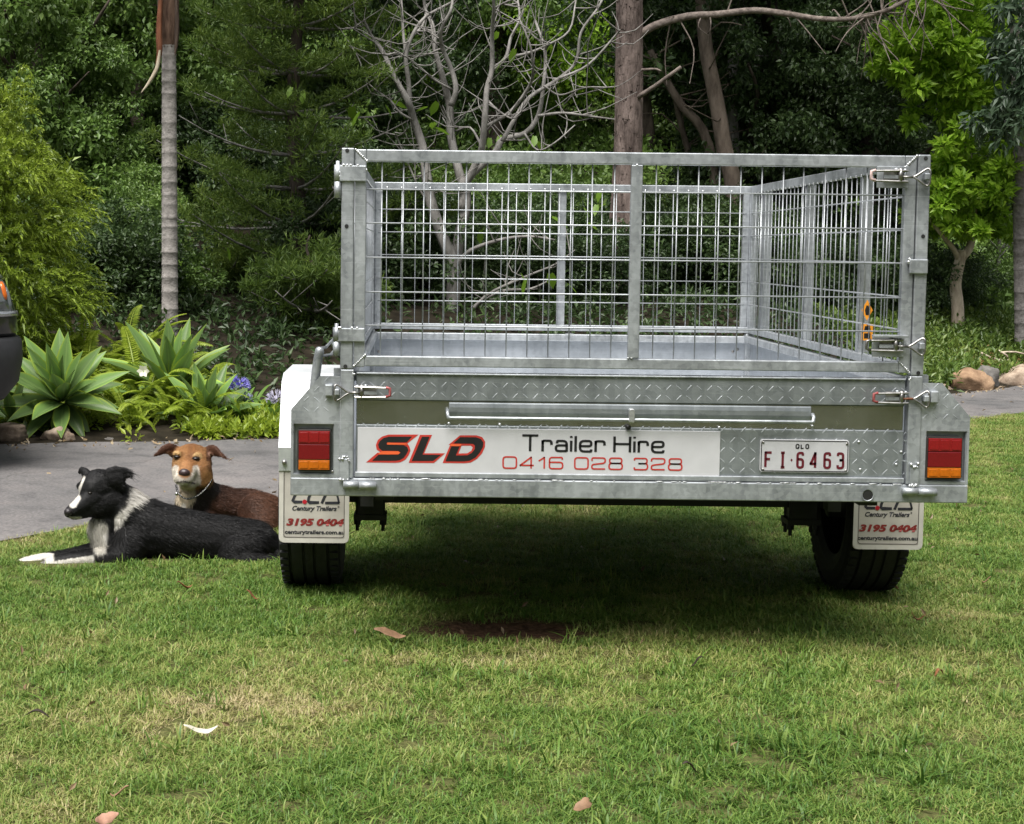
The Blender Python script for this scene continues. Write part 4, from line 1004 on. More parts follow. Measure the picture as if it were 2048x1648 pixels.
# --- conifer with whorled branches
def conifer(u, vb, vt, Y, label, seed, k0=1.0, tr=1.0):
    b = at(u, vb, Y); b[2] = terrain(b[0], Y); top = at(u-2, vt, Y)
    t = thing('conifer', Vector(b), label, 'tree')
    r = np.random.default_rng(seed); H = top[2]-b[2]; s = (Y-CAM[1])/FPX
    MB().tube([b + (top-b)*k/14 + np.array([.03*math.sin(k*.9), 0, 0]) for k in range(15)], list(np.linspace(.085*tr, .02*tr, 15)), 10).build('trunk', BARK_DARK, t, True)
    br = MB(); cen = []; rd = []; npz = []
    z = .35*k0
    while z < H-.1:
        f = z/H; nb = r.integers(5, 8); ph = r.uniform(0, 6.28)
        for k in range(nb):
            a = ph + k*6.283/nb + r.uniform(-.25, .25); L = (.42 + .95*(1-f)*r.uniform(.75, 1.2))*k0
            bare = f < .42 and r.uniform() < .30
            o = b + (top-b)*f; d = np.array([math.cos(a), math.sin(a), 0])
            lift = r.uniform(-.05, .22); pts = [o + d*L*q + np.array([0, 0, L*(lift*q - .16*q*(1-q) + .12*q*q)]) for q in np.linspace(0, 1, 6)]
            br.tube(pts, list(np.linspace(.017, .004, 6)), 5)
            if bare:
                for q in range(3):
                    o2 = pts[2+q]; e = d*.3 + r.normal(size=3)*.3; br.tube([o2, o2+e*.5], [.005, .002], 4)
                continue
            for q in np.linspace(.30, 1.0, int(4+L*5)):
                i0 = min(4, int(q*5)); pp = pts[i0] + (pts[i0+1]-pts[i0])*(q*5-i0)
                wd = .24*L*(1.15-q)+.07
                for sd2 in (-1, 0, 1):
                    if r.uniform() < .18: continue
                    c = pp + np.array([-d[1], d[0], 0])*sd2*wd*r.uniform(.6, 1.2) + np.array([0, 0, r.uniform(-.02, .07)]); cen.append(c); rd.append(r.uniform(.055, .10)); npz.append(44)
        z += r.uniform(.26, .40)*(.4+.6*k0)
    # tufts hugging the trunk
    for k in range(int(60*k0)):
        f = r.uniform(.05, .95); a = r.uniform(0, 6.28); cen.append(b+(top-b)*f+np.array([math.cos(a)*.12, math.sin(a)*.12, 0])); rd.append(.12); npz.append(50)
    br.build('branches', BARK_GREY, t, True)
    mobj('needles', leaf_mesh('needles', cen, rd, npz, .075, .011, 5, LEAF_PINE, droop=-.45, out=.8, flat=.55), t)
conifer(592, 800, -420, 9.6, 'dark green conifer with whorled branches left of the cage', 21)
conifer(622, 820, 470, 8.3, 'young conifer at the foot of the tall one, beside the mudguard', 5, .5, .35)
conifer(668, 820, 560, 9.0, 'small conifer half hidden behind the left cage post', 8, .45, .35)
conifer(455, 800, 480, 10.2, 'young conifer between the palm and the tall conifer', 9, .5, .4)

# --- bare multi-stemmed tree behind the cage
def bare_tree():
    Y0 = 9.2; s = (Y0-CAM[1])/FPX
    b = at(912, 690, Y0); b[2] = terrain(b[0], Y0); t = thing('bare_tree', Vector(b), 'bare pale grey many-branched tree seen through the left half of the cage', 'tree')
    ST = [  # (pixel polyline, start px width, end px width)
     ([(908, 720), (905, 642), (907, 530), (891, 489), (863, 410), (850, 332), (844, 290), (827, 239), (817, 205), (793, 161), (765, 102), (745, 75), (728, 40)], 36, 5),
     ([(908, 560), (910, 530), (922, 457), (932, 401), (919, 348), (902, 273), (899, 212), (885, 154), (871, 103), (865, 51), (851, 20), (846, -20)], 30, 6),
     ([(820, 208), (817, 164), (812, 113), (824, 72), (851, 34), (899, 7), (930, -12)], 12, 5),
     ([(812, 113), (806, 61), (803, 7), (800, -20)], 8, 5), ([(824, 72), (846, 50), (853, 10)], 7, 4),
     ([(902, 212), (912, 178), (902, 137), (885, 96), (882, 61), (902, 20), (905, -10)], 14, 6),
     ([(919, 380), (936, 359), (955, 320), (964, 294), (970, 232), (974, 178), (984, 137), (984, 68), (988, 17), (985, -20)], 20, 7),
     ([(984, 140), (1011, 116), (1022, 75), (1039, 38), (1035, -5)], 10, 5), ([(1011, 116), (1056, 106), (1090, 92), (1138, 62), (1152, 0)], 8, 4),
     ([(924, 420), (936, 359), (988, 308), (1005, 280), (1049, 267), (1076, 232), (1087, 171), (1090, 103), (1070, 40)], 20, 6),
     ([(1005, 282), (1029, 239), (1059, 195), (1118, 157), (1152, 123), (1162, 65), (1193, 20), (1210, -10)], 11, 5),
     ([(1076, 232), (1124, 226), (1176, 232), (1230, 239)], 8, 4), ([(1118, 157), (1176, 130), (1230, 72), (1240, 60)], 7, 4),
     ([(975, 252), (1022, 222), (1059, 171), (1066, 137), (1060, 90), (1040, 40)], 9, 4),
     ([(908, 535), (941, 501), (1004, 479), (1060, 473), (1110, 480)], 12, 4), ([(919, 642), (957, 607), (1004, 582), (1060, 578), (1100, 560)], 11, 4), ([(922, 650), (972, 592), (1050, 554), (1110, 529), (1150, 500)], 9, 3),
     ([(964, 294), (940, 255), (905, 262), (885, 235)], 6, 3), ([(905, 180), (870, 160), (840, 135), (815, 115), (790, 105)], 6, 3), ([(974, 200), (995, 220), (1020, 236), (1030, 235)], 6, 3),
     ([(885, 96), (850, 110), (815, 112), (770, 90)], 5, 3), ([(1087, 171), (1120, 190), (1170, 175), (1228, 175)], 5, 3), ([(1049, 267), (1075, 300), (1110, 285), (1150, 250)], 5, 3),
     ([(827, 240), (800, 225), (780, 200), (740, 170), (722, 130)], 6, 3), ([(863, 410), (840, 380), (800, 290), (790, 265)], 6, 3), ([(745, 75), (720, 60), (690, 55)], 4, 2), ([(988, 17), (1010, 5), (1050, -10)], 5, 3)]
    r = np.random.default_rng(31); stem = MB(); twig = MB()
    for i, (pl, w0, w1) in enumerate(ST):
        amp = .0 if i == 0 else r.uniform(-.5, .5)
        n = len(pl); pts = []
        for k, (u, v) in enumerate(pl):
            f = k/(n-1); pts.append(at(u, v, Y0 + amp*f + .12*math.sin(k*1.3+i)*f + (-.15 if i else 0)*0))
        pts = spline(pts, 4); rad = list(np.linspace(w0*s*.44, w1*s*.40, len(pts)))
        (stem if w0 >= 14 else twig).tube(pts, rad, 8 if w0 > 10 else 6)
        for k in range(int(len(pts)*.55)):      # fine twigs
            q = r.integers(len(pts)//3, len(pts)); p = pts[q]; d = r.normal(size=3)*np.array([1, .8, .7]) + np.array([0, 0, .45]); d /= np.linalg.norm(d); L = r.uniform(.12, .5)
            m = p + d*L*.5 + r.normal(size=3)*.03; e = p + d*L + np.array([0, 0, .08]); twig.tube(spline([p, m, e], 2), list(np.linspace(.006, .0022, 5)), 4, False)
    stem.build('trunk', BARK_GREY, t, True); twig.build('branches', BARK_GREY, t, True)
    # a few large soft leaves still on it
    lm = []
    V = [(0, 0, 0), (.10, -.09, .01), (.22, -.10, -.01), (.34, -.02, -.05), (.38, 0, -.07), (.34, .02, -.05), (.22, .10, -.01), (.10, .09, .01), (.18, 0, -.015), (-.03, -.05, .01), (-.03, .05, .01)]
    me = new_mesh('leaf', [(a*.42, b_*.42, c*.42) for a, b_, c in V], [(0, 9, 1, 8), (1, 2, 8), (2, 3, 8), (3, 4, 5, 8), (5, 6, 8), (6, 7, 8), (7, 10, 0, 8)], LEAF_BIG, True)
    for (u, v) in ((862, 250), (850, 215), (872, 205), (985, 280), (1005, 272), (1072, 268), (1078, 280), (1060, 290), (585, 175), (780, 200), (765, 215), (700, 212), (720, 230), (868, 262), (1205, 405), (1195, 415), (1165, 420), (1180, 450), (1040, 545), (1055, 560), (1105, 545), (1130, 565), (1030, 95), (1010, 120), (995, 60), (1110, 430), (965, 465), (1200, 380), (455, 500), (610, 180), (365, 515)):
        o = bpy.data.objects.new('leaf', me); Y = Y0 + r.uniform(-.5, .4); o.location = at(u + r.uniform(-6, 6), v + r.uniform(-5, 5), Y); k = r.uniform(.55, 1.0); o.scale = (k, k, k)
        o.rotation_euler = (r.uniform(-.6, .6), r.uniform(.2, 1.2), r.uniform(0, 6.28)); link(o, t)
bare_tree()

# --- pine with its long crooked branch
def pine():
    Y0 = 11.6; s = (Y0-CAM[1])/FPX; b = at(1232, 690, Y0); b[2] = terrain(b[0], Y0)-.1
    t = thing('pine_tree', Vector(b), 'thick red-brown pine trunk rising behind the middle of the cage', 'tree')
    P = [b, at(1238, 560, Y0), at(1248, 450, Y0), at(1256, 300, Y0), at(1258, 150, Y0), at(1259, 0, Y0), at(1262, -300, Y0), at(1262, -700, Y0)]
    pts = spline(P, 8); n = len(pts); seg = 22; r = np.random.default_rng(4); V = []; Fc = []
    rad = np.linspace(30*s, 22*s, n)
    for i, p in enumerate(pts):
        for k in range(seg):
            a = 6.283*k/seg; rr = rad[i]*(1 + .05*math.sin(k*5.3+i*.7) + r.normal()*.025); V.append(p + np.array([math.cos(a), math.sin(a), 0])*rr)
    for i in range(n-1):
        for k in range(seg): k2 = (k+1) % seg; Fc.append((i*seg+k, i*seg+k2, (i+1)*seg+k2, (i+1)*seg+k))
    tr = mobj('trunk', new_mesh('trunk', V, Fc, BARK_PINE, True), t)
    mb = MB()         # thick bark plates
    for i in range(2200):
        f = r.uniform(.02, .72); q = f*(n-1); i0 = int(q); c = pts[i0] + (pts[min(n-1, i0+1)]-pts[i0])*(q-i0); a = r.uniform(math.pi*.95, math.pi*2.05); R_ = rad[i0]*1.0
        o = np.array([math.cos(a), math.sin(a), 0]); sd3 = np.array([-math.sin(a), math.cos(a), 0]); mb.obox(c + o*R_, sd3, o, (0, 0, 1), r.uniform(.006, .018), r.uniform(.003, .010), r.uniform(.02, .06))
    tag(mb.build('bark_plates', BARK_PINE, tr), kind='stuff')
    br = MB(); L = [(1275, 72), (1310, 52), (1370, 36), (1430, 33), (1500, 27), (1560, 35), (1620, 46), (1680, 48), (1740, 36), (1790, 12), (1830, -10)]
    pts = spline([at(u, v, Y0 - .02*i*(i > 0)) + np.array([0, -.05*i, 0]) for i, (u, v) in enumerate(L)], 4); br.tube(pts, list(np.linspace(8.5*s, 3*s, len(pts))), 8)
    br.tube(spline([at(1275, 195, Y0-.1), at(1310, 172, Y0-.25), at(1362, 134, Y0-.4)], 3), list(np.linspace(5*s, 3.5*s, 7)), 6)
    br.tube(spline([at(1283, 140, Y0-.1), at(1310, 138, Y0-.2), at(1322, 142, Y0-.25)], 3), list(np.linspace(3*s, 1.5*s, 7)), 5)
    for k in range(60):
        q = r.integers(6, len(pts)); q = q if r.uniform() < .35 else r.integers(int(len(pts)*.68), len(pts)); p = pts[q]; d = r.normal(size=3)*np.array([.9, .5, .9]) + np.array([.25, 0, -.15]); d /= np.linalg.norm(d); Lk = r.uniform(.15, .62)
        br.tube(spline([p, p+d*Lk*.5+r.normal(size=3)*.05, p+d*Lk+np.array([0, 0, -.05])], 3), list(np.linspace(.009, .003, 7)), 5, False)
    br.build('branches', barkmat('weathered_branch', (0.10, 0.08, 0.07), (0.30, 0.25, 0.22), 20, 20), t, True)
    top = pts[0]; c = np.array(P[-2])+crown_centres(80, (2.6, 2.4, 1.5), 3, .2)+np.array([0, 0, 2.6]); mobj('crown', leaf_mesh('crown', c, .5, 130, .20, .045, 6, LEAF_PINE, droop=-.1), t)
pine()

# --- slender forest trunks right of the pine
def trunk_tree(pl, w0, w1, Y, label, mat=BARK_DARK):
    s = (Y-CAM[1])/FPX; pts = [at(u, v, Y) for u, v in pl]; b = pts[0].copy(); b[2] = terrain(b[0], Y)-.05; pts[0] = b
    t = thing('slender_tree', Vector(b), label, 'tree'); pts = spline(pts, 4); MB().tube(pts, list(np.linspace(w0*s/2, w1*s/2, len(pts))), 10).build('trunk', mat, t, True)
    mb = MB(); r = np.random.default_rng(int(pl[0][0]))
    for k in range(12):
        p = pts[r.integers(len(pts)//3, len(pts))]; d = r.normal(size=3); d[2] = abs(d[2])*.6; d /= np.linalg.norm(d); mb.tube(spline([p, p+d*.3+r.normal(size=3)*.06, p+d*.7], 2), [.012, .010, .008, .006, .004], 5, False)
    mb.build('branches', mat, t, True)
    tp = np.array(pts[-1]); c = tp + crown_centres(50, (1.1, 1.1, .8), int(pl[0][0]), .3) + np.array([0, 0, .6]); mobj('crown', leaf_mesh('crown', c, .26, 60, .10, .05, int(pl[0][1]), LEAF_DARK), t)
BARK_MID = barkmat('brown_bark', (0.075, 0.058, 0.046), (0.20, 0.16, 0.13), 12, 4)
trunk_tree([(1462, 700), (1470, 520), (1467, 375), (1449, 300), (1437, 225), (1422, 150), (1411, 90), (1405, 20), (1400, -40)], 38, 24, 13.0, 'brown leaning trunk just right of the pine, straight above the cage bar', BARK_MID)
trunk_tree([(1500, 690), (1480, 420), (1462, 200), (1467, 112), (1479, 49), (1482, 0), (1490, -60)], 26, 18, 14.2, 'grey trunk crossing behind the leaning trunk, right of the pine', BARK_GREY)
trunk_tree([(1452, 420), (1419, 296), (1362, 210), (1329, 154), (1300, 100)], 22, 12, 13.6, 'thin trunk leaning left towards the pine', BARK_MID)
trunk_tree([(1420, 640), (1400, 420), (1374, 296), (1355, 221), (1345, 150)], 16, 9, 14.5, 'thin dark upright trunk close right of the pine', BARK_MID)
trunk_tree([(1545, 640), (1520, 420), (1530, 270), (1545, 100), (1560, -30)], 24, 14, 15.5, 'dark trunk behind the right half of the cage', BARK_DARK)
trunk_tree([(1850, 640), (1770, 420), (1760, 200), (1740, 40)], 26, 16, 15.0, 'dark trunk half hidden behind the cage post at right', BARK_DARK)
trunk_tree([(1990, 640), (1996, 560), (1998, 500), (2002, 420)], 10, 6, 15.0, 'very thin sapling between the pale trunk and the dark palm', BARK_GREY)
trunk_tree([(290, 700), (280, 400), (272, 120), (270, 40), (268, -60)], 30, 26, 12.4, 'brown trunk half hidden by leaves left of the palm', BARK_MID)

# --- bright green tree on the right
def bright_tree():
    Y = 11.8; s = (Y-CAM[1])/FPX; b = at(1917, 660, Y); b[2] = terrain(b[0], Y)-.05
    t = thing('bright_green_tree', Vector(b), 'tree with pale trunk and bright lime green leaves right of the cage', 'tree')
    tr = MB(); A = lambda *l: [at(u, v, Y+d) for u, v, d in l]
    tr.tube(spline([b] + A((1915, 610, 0), (1911, 567, 0), (1920, 520, 0), (1922, 500, 0)), 4), list(np.linspace(13*s, 10*s, 17)), 12)
    tr.tube(spline(A((1918, 520, 0), (1905, 495, -.1), (1884, 470, -.2), (1850, 420, -.2), (1830, 330, -.1)), 4), list(np.linspace(6*s, 2.5*s, 17)), 8)
    tr.tube(spline(A((1924, 515, 0), (1940, 492, .05), (1948, 442, .1), (1945, 380, .1), (1930, 250, .2), (1900, 100, .2), (1890, -60, .2)), 4), list(np.linspace(9*s, 3*s, 25)), 8)
    tr.tube(spline(A((1946, 400, .1), (1990, 330, -.1), (2040, 230, -.2), (2090, 100, -.2)), 4), list(np.linspace(5*s, 2*s, 13)), 7)
    tr.build('trunk', BARK_PALE, t, True)
    cl = [(1830, 60, 42), (1880, 40, 50), (1930, 30, 40), (1860, 110, 45), (1900, 90, 50), (1950, 110, 45), (1985, 60, 40), (1880, 150, 55), (1925, 160, 55), (1970, 190, 45), (1850, 160, 40), (1800, 115, 30), (1785, 140, 28), (1990, 250, 48), (1950, 235, 45), (1905, 210, 45), (2030, 300, 45), (2020, 200, 40), (2060, 120, 50), (2070, 250, 60),
          (1900, 290, 35), (1885, 330, 45), (1925, 330, 48), (1960, 370, 45), (1900, 375, 50), (1870, 395, 36), (1935, 400, 48), (1975, 420, 36), (1895, 425, 36), (1920, 440, 30), (2000, 370, 36), (1990, 450, 26), (2060, 330, 50), (1850, 20, 40), (1960, 0, 60), (2040, 40, 60), (1880, -30, 60), (2000, 140, 45), (1820, 430, 24), (1870, 450, 26), (1775, 90, 22), (1812, 85, 28), (1860, 70, 30), (1945, 460, 22)]
    r = np.random.default_rng(12); cen = []; rd = []
    for (u, v, w) in cl:
        for k in range(6):
            cen.append(at(u + r.normal()*w*.62, v + r.normal()*w*.5, Y + r.uniform(-.7, .6))); rd.append(w*s*r.uniform(.40, .62))
    mobj('crown', leaf_mesh('crown', cen, rd, 80, .098, .046, 14, LEAF_BRIGHT, droop=-.15, out=1.0), t)
bright_tree()
p = at(2075, 130, 10.4)
t = thing('lobed_leaf_tree', (float(p[0])+1.1, 10.6, float(terrain(p[0]+1.1, 10.6))), 'tree with dull blue-green lobed leaves at the top right edge', 'tree')
c = p + crown_centres(60, (.45, .5, .8), 5, .3); mobj('crown', leaf_mesh('crown', c, .16, 60, .11, .04, 9, LEAF_BLUE, droop=.5), t)
mb = MB(); branch_tube(mb, t.location - Vector((0, 0, .1)), p + np.array([.2, 0, .4]), .06, .02, np.random.default_rng(1)); mb.build('trunk', BARK_DARK, t, True)
# ------------------------------------------------------------------ garden bed, rocks, bank
AGAVE = plain('agave_leaf', (0.20, 0.33, 0.17), 0.42, 0, .16, 5, spec=.4)
def agave_mat():
    m, n, l, p = mat_base('agave_leaf')
    tc = n.new('ShaderNodeUVMap'); sx_ = n.new('ShaderNodeSeparateXYZ'); l.new(tc.outputs[0], sx_.inputs[0])
    r = ramp(n, [(0.0, (0.30, 0.38, 0.05)), (0.12, (0.15, 0.26, 0.065)), (0.42, (0.105, 0.175, 0.055)), (0.5, (0.15, 0.235, 0.07)), (0.58, (0.105, 0.175, 0.055)), (0.88, (0.15, 0.26, 0.065)), (1.0, (0.30, 0.38, 0.05))]); l.new(sx_.outputs[0], r.inputs[0])
    oi = n.new('ShaderNodeObjectInfo'); h_ = nd(n, 'ShaderNodeHueSaturation'); mr = nd(n, 'ShaderNodeMapRange'); mr.inputs[3].default_value = .6; mr.inputs[4].default_value = 1.5
    l.new(oi.outputs['Random'], mr.inputs[0]); l.new(mr.outputs[0], h_.inputs['Value']); l.new(r.outputs[0], h_.inputs['Color']); l.new(h_.outputs[0], p.inputs['Base Color'])
    p.inputs['Roughness'].default_value = .45; p.inputs['Specular IOR Level'].default_value = .4
    tr = n.new('ShaderNodeBsdfTranslucent'); l.new(h_.outputs[0], tr.inputs[0]); mx = n.new('ShaderNodeMixShader'); mx.inputs[0].default_value = .15
    l.new(p.outputs[0], mx.inputs[1]); l.new(tr.outputs[0], mx.inputs[2]); l.new(mx.outputs[0], n['Material Output'].inputs[0])
    return m
AGAVE = agave_mat()
def agave_leaf(L, W, bend, seed):
    """broad pointed leaf along +X, cupped, curving down"""
    r = np.random.default_rng(seed); V = []; Fc = []; UV = []; n = 10; m = 5
    for i in range(n+1):
        t = i/n; w = W*(math.sin(math.pi*min(1, .18+.60*t))**1.1 if t < .55 else math.sin(math.pi*.51)*(1-((t-.55)/.45)**1.35))*.5
        if t < .12: w *= .8
        x = L*t*(1-.12*bend*t); z = L*(.10*t - bend*.45*t*t); w = max(w, .002)
        for k in range(m):
            q = k/(m-1)*2-1; V.append((x, q*w, z + abs(q)**1.5*w*.42 + .004*math.sin(7*t+seed+q))); UV.append(((q+1)/2, t))
    for i in range(n):
        for k in range(m-1): a = i*m+k; Fc.append((a, a+1, a+m+1, a+m))
    me = new_mesh('leaf', V, Fc, AGAVE, True); uv = me.uv_layers.new(name='uv')
    for lp in me.loops: uv.data[lp.index].uv = UV[lp.vertex_index]
    return me
AL = [agave_leaf(1.0, .27, .30, 1), agave_leaf(1.0, .29, .65, 2), agave_leaf(1.0, .25, .08, 3)]
def agave(u, v, Y, size, n, tilt, label, seed):
    """rosette seen from in front, leaning towards the light by tilt"""
    c = at(u, v, Y); zb = float(terrain(c[0], Y)); t = thing('agave', (float(c[0]), Y, zb), label, 'agave', 'broad leaved agaves in the garden bed'); r = np.random.default_rng(seed)
    MB().tube([(c[0], Y+.06, zb-.03), (c[0], Y+.02, float(c[2])-.02)], [.05, .045], 8).build('stem', BARK_GREY, t, True)
    ax = Quaternion((1, 0, 0), tilt)
    for k in range(n):
        f = k/(n-1); az = k*2.39996 + r.uniform(-.2, .2); el = R(84 - 100*f**.8) + r.uniform(-.1, .1)   # inner leaves upright, outer ones spread and hang
        q = ax @ Quaternion((0, 0, 1), az) @ Quaternion((0, 1, 0), -el)
        o = bpy.data.objects.new('leaf', AL[2] if f < .3 else AL[1] if f > .6 else AL[0]); L = size*(.62 + .42*math.sin(math.pi*min(1, f*.9+.15)))*r.uniform(.9, 1.08)
        o.scale = (L, L*r.uniform(.85, 1.1), L); o.rotation_mode = 'QUATERNION'; o.rotation_quaternion = q; o.location = Vector(c) + q @ Vector((.02, 0, 0)); link(o, t)
    return t
agave(126, 805, 5.05, .41, 44, R(42), 'large pale green agave nearest the black car, above the rocks', 1)
agave(345, 795, 5.75, .52, 38, R(20), 'agave standing just in front of the grey palm trunk', 2)
agave(412, 845, 5.4, .37, 28, R(25), 'small agave low in the bed, left of the blue flowers', 3)
agave(25, 845, 5.0, .28, 16, R(25), 'small half-hidden agave under the car bumper', 4)
agave(300, 860, 5.4, .24, 16, R(30), 'small dark agave low between the ferns and the rocks', 6)
# ferns
FERN = leafmat('fern_frond', [(0.12, 0.19, 0.015), (0.27, 0.36, 0.030), (0.42, 0.50, 0.07)], trans=.45, big=3)
FM = [frond_mesh('frond', .62, 30, .062, .021, FERN, 1.05, .0), frond_mesh('frond', .58, 28, .058, .020, FERN, 1.35, .0), frond_mesh('frond', .72, 34, .062, .020, FERN, .85, .02)]
def fern(u, v, Y, n, size, label, seed, up=1.0):
    c = at(u, v, Y); zb = float(terrain(c[0], Y)); t = thing('fern', (float(c[0]), Y, zb), label, 'fern', 'yellow-green ferns in the garden bed'); r = np.random.default_rng(seed)
    MB().ball((c[0], Y, zb+.01), .035, 8, 5, (1, 1, 1.4)).build('rootstock', BARK_DARK, t, True)
    for k in range(n):
        o = bpy.data.objects.new('frond', FM[r.integers(3)]); L = size*r.uniform(.7, 1.25); o.scale = (L, L, L); o.location = Vector((c[0], Y, max(zb+.02, float(c[2])))) + Vector((r.normal()*.04, r.normal()*.04, 0))
        o.rotation_euler = (r.uniform(-.5, .5), -up*r.uniform(.30, 1.15), r.uniform(0, 6.283)); link(o, t)
for i, a in enumerate(((212, 800, 5.9, 26, .95, 'tall fern right of the large agave, tips arching highest'), (262, 800, 5.75, 26, .85, 'fern in the middle of the bed with a white flower at its edge'), (180, 810, 6.2, 20, .95, 'fern behind the large agave'), (300, 835, 5.65, 24, .75, 'fern in front of the palm, spilling towards the rocks'),
                       (95, 760, 6.1, 18, .75, 'fern at the foot of the tall yellow-green shrub'), (245, 850, 5.45, 18, .6, 'low fern just above the rocks'), (350, 850, 5.6, 20, .62, 'low fern left of the small agave'), (395, 838, 6.0, 16, .62, 'fern behind the small agave'), (40, 740, 6.3, 14, .8, 'fern between the car and the shrub'), (235, 868, 5.15, 16, .62, 'low fern spilling over the dark grey rock'), (345, 872, 5.25, 18, .62, 'low fern at the edge of the drive, above the brown dog'), (395, 872, 5.3, 16, .6, 'low fern at the edge of the drive, right of the brown dog head'), (275, 745, 6.5, 22, .9, 'fern against the palm, left of its trunk'), (160, 745, 6.6, 20, .95, 'fern behind the large agave, close to the tall shrub'), (75, 800, 5.6, 14, .7, 'fern showing between the car and the large agave'), (310, 800, 6.2, 20, .85, 'fern behind the agave in front of the palm'), (440, 850, 5.8, 14, .6, 'fern behind the lilies'))): fern(*a, 20+i)
# strap-leaved lilies with blue flower heads
STRAP = leafmat('lily_leaf', [(0.05, 0.11, 0.02), (0.10, 0.19, 0.03), (0.16, 0.27, 0.05)], trans=.3, big=3)
def strap_leaf(L, W, bend):
    V = []; Fc = []; n = 9
    for i in range(n+1):
        t = i/n; w = W*.5*(1-t**3)*(.6+.4*min(1, t*4)); x = L*math.sin(bend*t)/bend; z = L*(.95*t-.5*bend*t*t)
        V += [(x, -w, z+.15*w), (x, 0, z-.1*w), (x, w, z+.15*w)]
    for i in range(n): a = i*3; Fc += [(a, a+1, a+4, a+3), (a+1, a+2, a+5, a+4)]
    return new_mesh('leaf', V, Fc, STRAP, True)
SL = [strap_leaf(.22, .026, 1.3), strap_leaf(.20, .024, 1.8), strap_leaf(.25, .024, 1.0)]
PETAL = [plain('violet_petal', (0.24, 0.22, 0.62), .5, 0, .2, 90), plain('pale_blue_petal', (0.42, 0.42, 0.70), .5, 0, .2, 90), plain('faded_petal', (0.48, 0.46, 0.58), .6, 0, .25, 90)]
STALK = plain('flower_stalk', (0.12, 0.20, 0.04), .5)
def flower_head(c, rad, mat, parent, seed, n=46):
    r = np.random.default_rng(seed); V = []; Fc = []
    for k in range(n):
        d = r.normal(size=3); d[2] = abs(d[2])*1.0 - .25; d /= np.linalg.norm(d); x, y = frame_of(d); x = np.array(x); y = np.array(y); b0 = c + d*rad*.55
        for j in range(6):
            a = 6.283*j/6; o = (x*math.cos(a)+y*math.sin(a)); p = (x*math.cos(a+.5)+y*math.sin(a+.5)); q = (x*math.cos(a-.5)+y*math.sin(a-.5)); b = len(V)
            V += [b0, b0+d*rad*.28+p*rad*.08, b0+d*rad*.52+o*rad*.20, b0+d*rad*.28+q*rad*.08]; Fc.append((b, b+1, b+2, b+3))
        b = len(V); V += [c, b0+x*.0015, b0-x*.0015]; Fc.append((b, b+1, b+2))
    return tag(mobj('flower_head', new_mesh('flower_head', V, Fc, mat), parent), kind='stuff')
def lily(u, v, Y, n, label, seed, heads=()):
    c = at(u, v, Y); zb = float(terrain(c[0], Y)); t = thing('flowering_lily', (float(c[0]), Y, zb), label, 'plant', 'strap-leaved lilies right of the agaves'); r = np.random.default_rng(seed)
    for k in range(n):
        o = bpy.data.objects.new('leaf', SL[r.integers(3)]); L = r.uniform(.7, 1.2); o.scale = (L, L*1.2, L); o.location = (c[0]+r.normal()*.04, Y+r.normal()*.04, zb); o.rotation_euler = (0, r.uniform(-.2, .5), r.uniform(0, 6.283)); link(o, t)
    for (hu, hv, hr, pm) in heads:
        e = at(hu, hv, Y-.05); s = (Y-.05-CAM[1])/FPX; st = MB().tube(spline([(c[0], Y, zb), ((c[0]+e[0])/2+.01, Y, (zb+e[2])/2), e], 4), .0045, 6).build('stalk', STALK, t, True)
        flower_head(e, hr*s, PETAL[pm], t, seed+hu)
lily(478, 866, 5.7, 26, 'strap-leaved lily with a violet flower head standing tallest', 1, ((476, 775, 25, 0),))
lily(505, 868, 5.85, 24, 'strap-leaved lily with a pale blue flower head below the violet one', 2, ((491, 806, 21, 1),))
lily(540, 872, 5.6, 24, 'strap-leaved lily with faded flowers beside the white mudguard', 3, ((552, 800, 22, 2),))
lily(455, 872, 5.45, 22, 'strap-leaved lily without flowers left of the violet one', 4); lily(495, 880, 5.35, 24, 'strap-leaved lily at the edge of the drive below the blue flowers', 5); lily(535, 882, 5.4, 22, 'strap-leaved lily at the edge of the drive beside the mudguard', 6); lily(420, 878, 5.3, 18, 'strap-leaved lily at the edge of the drive left of the others', 7)
# white flower
c = at(287, 742, 5.6); t = thing('white_flower', (float(c[0]), 5.6, float(terrain(c[0], 5.6))), 'single white flower above the ferns left of the palm', 'flower')
WHITEP = plain('white_petal', (0.75, 0.73, 0.62), .5, 0, .08); mb = MB()
for k in range(6):
    a = 6.283*k/6; o = np.array([math.cos(a), -.35, math.sin(a)]); p = np.array([-math.sin(a), 0, math.cos(a)]); b = len(mb.v)
    mb.v += [tuple(c), tuple(c+o*.025+p*.014), tuple(c+o*.042), tuple(c+o*.025-p*.014)]; mb.f.append((b, b+1, b+2, b+3))
mb.build('petals', WHITEP, t); MB().tube([t.location, c], .004, 6).build('stalk', STALK, t, True)
